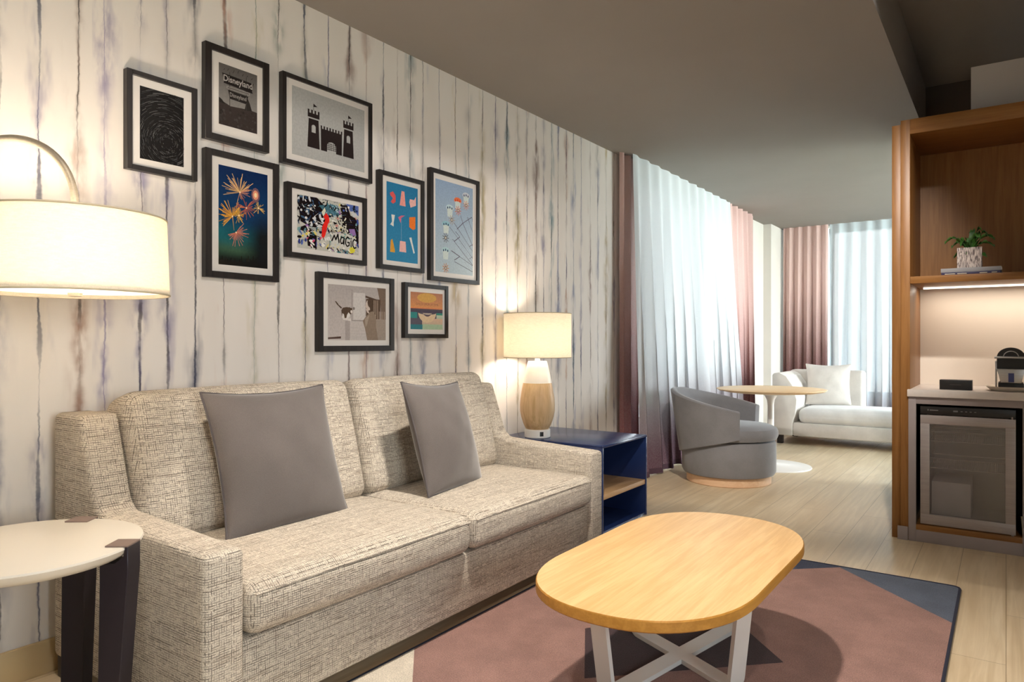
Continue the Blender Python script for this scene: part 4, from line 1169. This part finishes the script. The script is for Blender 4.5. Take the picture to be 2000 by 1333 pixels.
def art_blue(p):
    p.grad(0, 1, lin(52, 136, 178), lin(44, 122, 166))
    Rd = lin(222, 92, 90); Pk = lin(240, 160, 150); Or = lin(238, 126, 50); Wh = lin(226, 226, 220); Oc = lin(222, 160, 60); Lp = lin(240, 186, 178)
    p.poly([(.10, .86), (.20, .89), (.28, .84), (.28, .76), (.20, .73), (.13, .75), (.20, .80), (.12, .83)], Rd)
    p.poly([(.47, .92), (.56, .92), (.60, .73), (.41, .73)], Pk)
    p.poly([(.74, .84), (.88, .84), (.94, .89), (.94, .77), (.76, .73), (.72, .80)], Lp)
    p.poly([(.15, .59), (.26, .59), (.22, .49), (.22, .44), (.12, .46), (.10, .45), (.17, .50)], Wh)
    p.poly([(.36, .57), (.46, .60), (.58, .61), (.46, .57), (.44, .50), (.40, .54)], lin(214, 110, 140)); p.rect(.455, .26, .47, .56, lin(120, 160, 190))
    p.poly([(.72, .60), (.92, .62), (.92, .46), (.84, .44), (.72, .47)], Or)
    p.poly([(.13, .26), (.18, .28), (.26, .14), (.26, .11), (.11, .11)], Oc)
    p.poly([(.42, .27), (.60, .27), (.62, .13), (.40, .13)], Lp)
    p.poly([(.72, .33), (.79, .34), (.82, .28), (.90, .14), (.86, .13), (.78, .25)], Wh)
def art_wheel(p):
    p.grad(0, 1, lin(182, 198, 206), lin(150, 172, 200)); K = lin(104, 96, 112); K2 = lin(140, 140, 156)
    for (a, b_, w_) in (((.49, .56), (1, .28), .010), ((.72, .58), (1, .34), .012), ((.85, .66), (1, .50), .012), ((.36, .51), (1, .20), .008), ((.44, .38), (1, .12), .010), ((.40, .25), (1, .115), .009), ((.49, .135), (1, .045), .010),
                        ((.56, .50), (.72, .58), .014), ((.72, .58), (.97, .67), .012), ((.72, .58), (.66, .66), .010), ((.49, .36), (.64, .42), .014), ((.49, .15), (.64, .20), .014), ((.64, .42), (.52, .47), .010), ((.64, .20), (.42, .25), .008),
                        ((.97, .67), (1, .62), .010), ((.90, .33), (1, .36), .010), ((.90, .19), (1, .22), .008)): p.line(a, b_, w_, K)
    for k in range(8): p.line((.55+.03*k, .50-.05*k), (1, .26-.034*k), .004, K2)
    for (u, v, c) in ((.58, .82, lin(232, 120, 76)), (.37, .72, lin(190, 214, 220)), (.27, .53, lin(150, 196, 208)), (.26, .245, lin(176, 208, 212)), (.81, .90, lin(200, 206, 214))):
        p.disc(u, v, .10, c, 18, .055); p.poly([(u-.075, v-.01), (u+.075, v-.01), (u+.06, v-.10), (u-.06, v-.10)], lin(206, 218, 214))
        for k in (-1, 0, 1): p.disc(u+.055*k, v+.004-.008*abs(k), .014, lin(56, 66, 96) if c[0] < .6 else lin(210, 70, 40), 8, .022)
    for (u, v, c) in ((.59, .71, lin(206, 120, 96)), (.81, .79, lin(214, 150, 120)), (.26, .38, lin(110, 110, 110)), (.26, .05, lin(206, 140, 80)), (.42, .59, lin(170, 160, 150))):
        for k in range(9):
            a = 2*PI*k/9; p.line((u+.025*math.cos(a), v+.025*math.sin(a)*p.asp), (u+.085*math.cos(a), v+.085*math.sin(a)*p.asp), .014, c)
        p.disc(u, v, .030, lin(120, 110, 100), 10); p.disc(u, v, .016, lin(226, 222, 210), 10)
def art_cat(p):
    p.grad(0, 1, lin(198, 188, 184), lin(176, 168, 164)); Br = lin(84, 66, 52); Sk = lin(206, 190, 178)
    p.rect(.39, .05, .40, .93, lin(150, 140, 136)); p.rect(.42, .38, .62, .88, lin(206, 200, 196)); p.rect(.40, .355, .62, .37, lin(150, 142, 138))
    p.poly([(.84, 1), (1, 1), (1, .2), (.92, .2), (.9, .7)], lin(120, 102, 88)); p.poly([(.63, .84), (.90, .76), (.90, .72), (.63, .80)], lin(90, 74, 62)); p.rect(.64, .40, .90, .78, lin(92, 74, 60))
    for k in range(7): p.rect(.78+.032*k, .40, .79+.032*k, .76 if k < 3 else .55, lin(180, 160, 144))
    p.rect(.80, .0, 1, .40, lin(160, 146, 134)); p.rect(.28, 0, .36, .36, lin(170, 160, 156)); p.rect(.36, 0, .64, .35, lin(196, 188, 184))
    for k in range(5): p.rect(.37, .06+.055*k, .64, .064+.055*k, lin(180, 172, 168))
    p.poly([(0, .02), (.21, .03), (.21, .07), (0, .05)], lin(86, 66, 58))
    # cat on the pedestal
    p.poly([(.22, .42), (.25, .37), (.38, .35), (.37, .40)], lin(220, 212, 206))
    p.poly([(.215, .54), (.24, .59), (.30, .605), (.36, .60), (.385, .57), (.38, .48), (.35, .41), (.26, .40), (.225, .45)], Br)
    p.poly([(.30, .40), (.35, .41), (.37, .47), (.335, .51), (.31, .46)], lin(222, 216, 210)); p.poly([(.23, .42), (.27, .40), (.26, .47), (.235, .49)], lin(222, 216, 210))
    p.disc(.375, .545, .028, Br, 12, .035); p.disc(.385, .525, .018, lin(222, 214, 208), 10, .02); p.poly([(.355, .575), (.36, .61), (.375, .58)], Br); p.poly([(.38, .58), (.395, .61), (.398, .575)], Br)
    for q in (((.22, .58), (.16, .64)), ((.16, .64), (.12, .70))): p.line(q[0], q[1], .022, Br, .014)
    p.disc(.425, .585, .02, lin(130, 120, 114), 10)
    # person in coat seen from the side
    p.poly([(.66, 0), (.86, 0), (.82, .25), (.82, .46), (.76, .55), (.71, .53), (.62, .42), (.58, .36), (.62, .22)], lin(142, 124, 108))
    p.poly([(.62, .40), (.70, .48), (.66, .30), (.63, .24)], lin(166, 150, 134))
    p.disc(.685, .66, .05, Sk, 18, .07); p.poly([(.63, .60), (.68, .56), (.70, .50), (.66, .52)], Sk); p.disc(.72, .71, .055, Br, 16, .07); p.disc(.735, .63, .03, Br, 12, .06)
    p.poly([(.635, .655), (.615, .63), (.64, .62)], Sk)
def art_sunset(p):
    p.grad(.55, 1, lin(222, 150, 90), lin(178, 120, 90)); p.disc(.5, .86, .30, lin(214, 164, 84), 24, .10)
    p.grad(.55, .62, lin(226, 120, 84), lin(218, 156, 90))
    p.rect(0, .0, 1, .55, lin(84, 78, 92)); p.rect(0, .30, .20, .50, lin(52, 140, 136)); p.rect(.80, .38, 1, .50, lin(60, 140, 124)); p.rect(.80, .28, 1, .40, lin(190, 206, 180))
    p.grad(.12, .30, lin(206, 186, 160), lin(222, 186, 160), .35, 1); p.rect(.35, 0, 1, .14, lin(176, 200, 168)); p.rect(0, 0, .36, .13, lin(48, 122, 132)); p.rect(0, .13, .33, .30, lin(92, 88, 100))
    p.grad(.46, .56, lin(74, 68, 88), lin(92, 80, 84))
    top = [(.51-.28*math.cos(PI*k/16), .455-.05*math.sin(PI*k/16)) for k in range(17)]; bot = [(.51+.28*math.cos(PI*k/16), .455-.27*math.sin(PI*k/16)) for k in range(17)]
    p.poly(top+bot, lin(226, 200, 164))
    top = [(.31+.40*k/12, .49-.03*math.sin(PI*k/12)) for k in range(13)]; bot = [(.71-.40*k/12, .49-.14*math.sin(PI*k/12)) for k in range(13)]
    p.poly(top+bot, lin(88, 74, 88))
    p.poly([(.37, .445)]+[(.51-.15*math.cos(PI*k/10), .445-.045*math.sin(PI*k/10)) for k in range(1, 10)]+[(.65, .445)], lin(190, 176, 160))
    p.text('ONCE UPON A TIME', .16, .655, .86, .715, lin(150, 100, 70))

FR = [  # y0 y1 z0 z1 | inner y0 y1 | picture y0 y1 z0 z1 | art
 (1.299, 1.579, 1.80, 2.178, 1.318, 1.556, 1.351, 1.525, 1.849, 2.127, art_swirl, 'black framed print of grey star trail arcs on black, leftmost frame'),
 (1.613, 1.919, 1.99, 2.39, 1.644, 1.891, 1.678, 1.862, 2.064, 2.323, art_sign, 'black framed grey photo of a roadside sign, highest frame'),
 (1.989, 2.541, 1.968, 2.385, 2.012, 2.521, 2.046, 2.493, 2.018, 2.337, art_castle, 'large black framed print of a dark two-tower castle'),
 (1.614, 1.971, 1.416, 1.951, 1.643, 1.942, 1.677, 1.915, 1.473, 1.893, art_fireworks, 'tall black framed photo of golden fireworks over teal sky'),
 (2.014, 2.504, 1.538, 1.885, 2.04, 2.477, 2.075, 2.453, 1.587, 1.838, art_graffiti, 'black framed multicoloured graffiti print with a red figure'),
 (2.59, 2.94, 1.534, 2.056, 2.618, 2.917, 2.65, 2.892, 1.583, 2.005, art_blue, 'black framed blue print of nine coloured cut shapes'),
 (2.99, 3.447, 1.501, 2.149, 3.012, 3.416, 3.041, 3.388, 1.554, 2.094, art_wheel, 'black framed pale print of a ferris wheel, rightmost frame'),
 (2.192, 2.701, 1.098, 1.485, 2.222, 2.67, 2.256, 2.644, 1.154, 1.429, art_cat, 'black framed sepia photo of a cat and a person'),
 (2.781, 3.147, 1.167, 1.474, 2.804, 3.12, 2.834, 3.104, 1.216, 1.425, art_sunset, 'small black framed orange and teal print with a smile shape'),
]
for (y0, y1, z0, z1, iy0, iy1, a0, a1, c0, c1, art, lab) in FR:
    r = thing('picture_frame', lab, 'picture', (WX, (y0+y1)/2, (z0+z1)/2), 'gallery wall pictures')
    fw0, fw1 = iy0-y0, y1-iy1; fw = (fw0+fw1)/2; fz = fw*.92
    xb, xf = WX+.001, WX+.031
    b = MB()
    b.box(xb, xf, y0, y0+fw, z0, z1, .0012, 1); b.box(xb, xf, y1-fw, y1, z0, z1, .0012, 1)
    b.box(xb, xf, y0+fw, y1-fw, z0, z0+fz, .0012, 1); b.box(xb, xf, y0+fw, y1-fw, z1-fz, z1, .0012, 1)
    b.build('frame', M['frame'], r)
    b = MB(); b.box(xb+.002, xf-.010, y0+fw-.002, y1-fw+.002, z0+fz-.002, z1-fz+.002); b.build('mat_board', M['mat'], r)
    p = Pic(a0, a1, c0, c1, xf-.0095); art(p)
    p.b.build('print', M['print'], r, smooth=None, uv=False)

# ------------------------------------------------------------------ lights
def light(name, typ, loc, energy, col=(1, 1, 1), rot=None, **kw):
    l = bpy.data.lights.new(name, typ); l.energy = energy; l.color = col
    for k, v in kw.items(): setattr(l, k, v)
    o = bpy.data.objects.new(name, l); C.objects.link(o); o.location = loc
    if rot: o.rotation_euler = rot
    return o
WARM = (1., .87, .71); WARM2 = (1., .92, .82)
light('floor_lamp_bulb', 'POINT', (lx, ly, 1.37), 16, WARM, shadow_soft_size=.07)
light('table_lamp_bulb', 'POINT', (px, py, 1.15), 7, WARM, shadow_soft_size=.06)
def spot(name, x, y, z, energy, ang=80, col=WARM2, blend=.6, tx=None, ty=None, tz=0):
    o = light(name, 'SPOT', (x, y, z), energy, col, spot_size=R(ang), spot_blend=blend, shadow_soft_size=.05)
    if tx is not None:
        d = Vector((tx, ty, tz))-Vector((x, y, z)); o.rotation_euler = d.to_track_quat('-Z', 'Y').to_euler()
    return o
spot('unseen_downlight', -1.25, 2.25, LOW-.02, 150, 85)
spot('unseen_downlight', -1.25, .6, LOW-.02, 60, 100)  # added fill from an unseen ceiling spot
spot('unseen_downlight', .35, 2.6, HIGH-.02, 40, 90, WARM2, 1.)  # unseen spot added to lift the room's brightness
spot('unseen_downlight', -.2, 2.5, HIGH-.02, 360, 50, (1., .95, .88), .8, -2.0, 6.6)  # added unseen spot, brightens the grey chair and bay floor
spot('unseen_downlight', .8, .4, HIGH-.02, 60, 110)  # added fill from the camera side, no fixture there
spot('wall_fill_spot', .9, 2.2, HIGH-.04, 115, 62, (1., .94, .87), .9, WX, 2.9, 1.5)  # added unseen spot that brightens the gallery wall
light('shelf_led', 'AREA', (.22, 5.03, 1.47), 2.8, (1., .88, .74), (0, 0, 0), shape='RECTANGLE', size=1.25, size_y=.012)
for (nm, loc, rot, sx_, sy_) in (('window_portal', (WX-.05, (W1[0]+W1[1])/2, (W1[2]+W1[3])/2), (0, R(-90), 0), W1[3]-W1[2], W1[1]-W1[0]),
                                 ('window_portal', ((W2[0]+W2[1])/2, FY+.05, (W2[2]+W2[3])/2), (R(-90), 0, 0), W2[1]-W2[0], W2[3]-W2[2]),
                                 ('window_portal', (RX+.04, (FILL_W3[0]+FILL_W3[1])/2, (FILL_W3[2]+FILL_W3[3])/2), (0, R(90), 0), FILL_W3[3]-FILL_W3[2], FILL_W3[1]-FILL_W3[0]),
                                 ('window_portal', (RX+.04, (FILL_W4[0]+FILL_W4[1])/2, (FILL_W4[2]+FILL_W4[3])/2), (0, R(90), 0), FILL_W4[3]-FILL_W4[2], FILL_W4[1]-FILL_W4[0])):
    o = light(nm, 'AREA', loc, 1, (1, 1, 1), rot, shape='RECTANGLE', size=sx_, size_y=sy_)
    o.data.cycles.is_portal = True


w = bpy.data.worlds.new('sky'); bpy.context.scene.world = w; w.use_nodes = True
nt = w.node_tree; nt.nodes.clear()
out_ = nt.nodes.new('ShaderNodeOutputWorld'); bg = nt.nodes.new('ShaderNodeBackground')
tc = nt.nodes.new('ShaderNodeTexCoord'); sp_ = nt.nodes.new('ShaderNodeSeparateXYZ'); rp = nt.nodes.new('ShaderNodeValToRGB')
nt.links.new(tc.outputs['Generated'], sp_.inputs[0]); nt.links.new(sp_.outputs[2], rp.inputs[0])
rp.color_ramp.elements[0].position = .0; rp.color_ramp.elements[0].color = (.95, .97, 1, 1)
rp.color_ramp.elements[1].position = .6; rp.color_ramp.elements[1].color = (.72, .86, 1, 1)
nt.links.new(rp.outputs[0], bg.inputs[0]); bg.inputs[1].default_value = 12.5
nt.links.new(bg.outputs[0], out_.inputs[0])

# ------------------------------------------------------------------ camera
cam = bpy.data.cameras.new('camera'); cam.sensor_width = 36; cam.lens = 24.516; cam.clip_start = .05; cam.clip_end = 500
co = bpy.data.objects.new('camera', cam); C.objects.link(co)
co.location = (0, 0, 1.15); co.rotation_euler = (R(90), 0, R(35.318))
sc = bpy.context.scene; sc.camera = co
sc.view_settings.view_transform = 'Standard'; sc.view_settings.look = 'None'; sc.view_settings.gamma = 1
sc.view_settings.exposure = 0.58
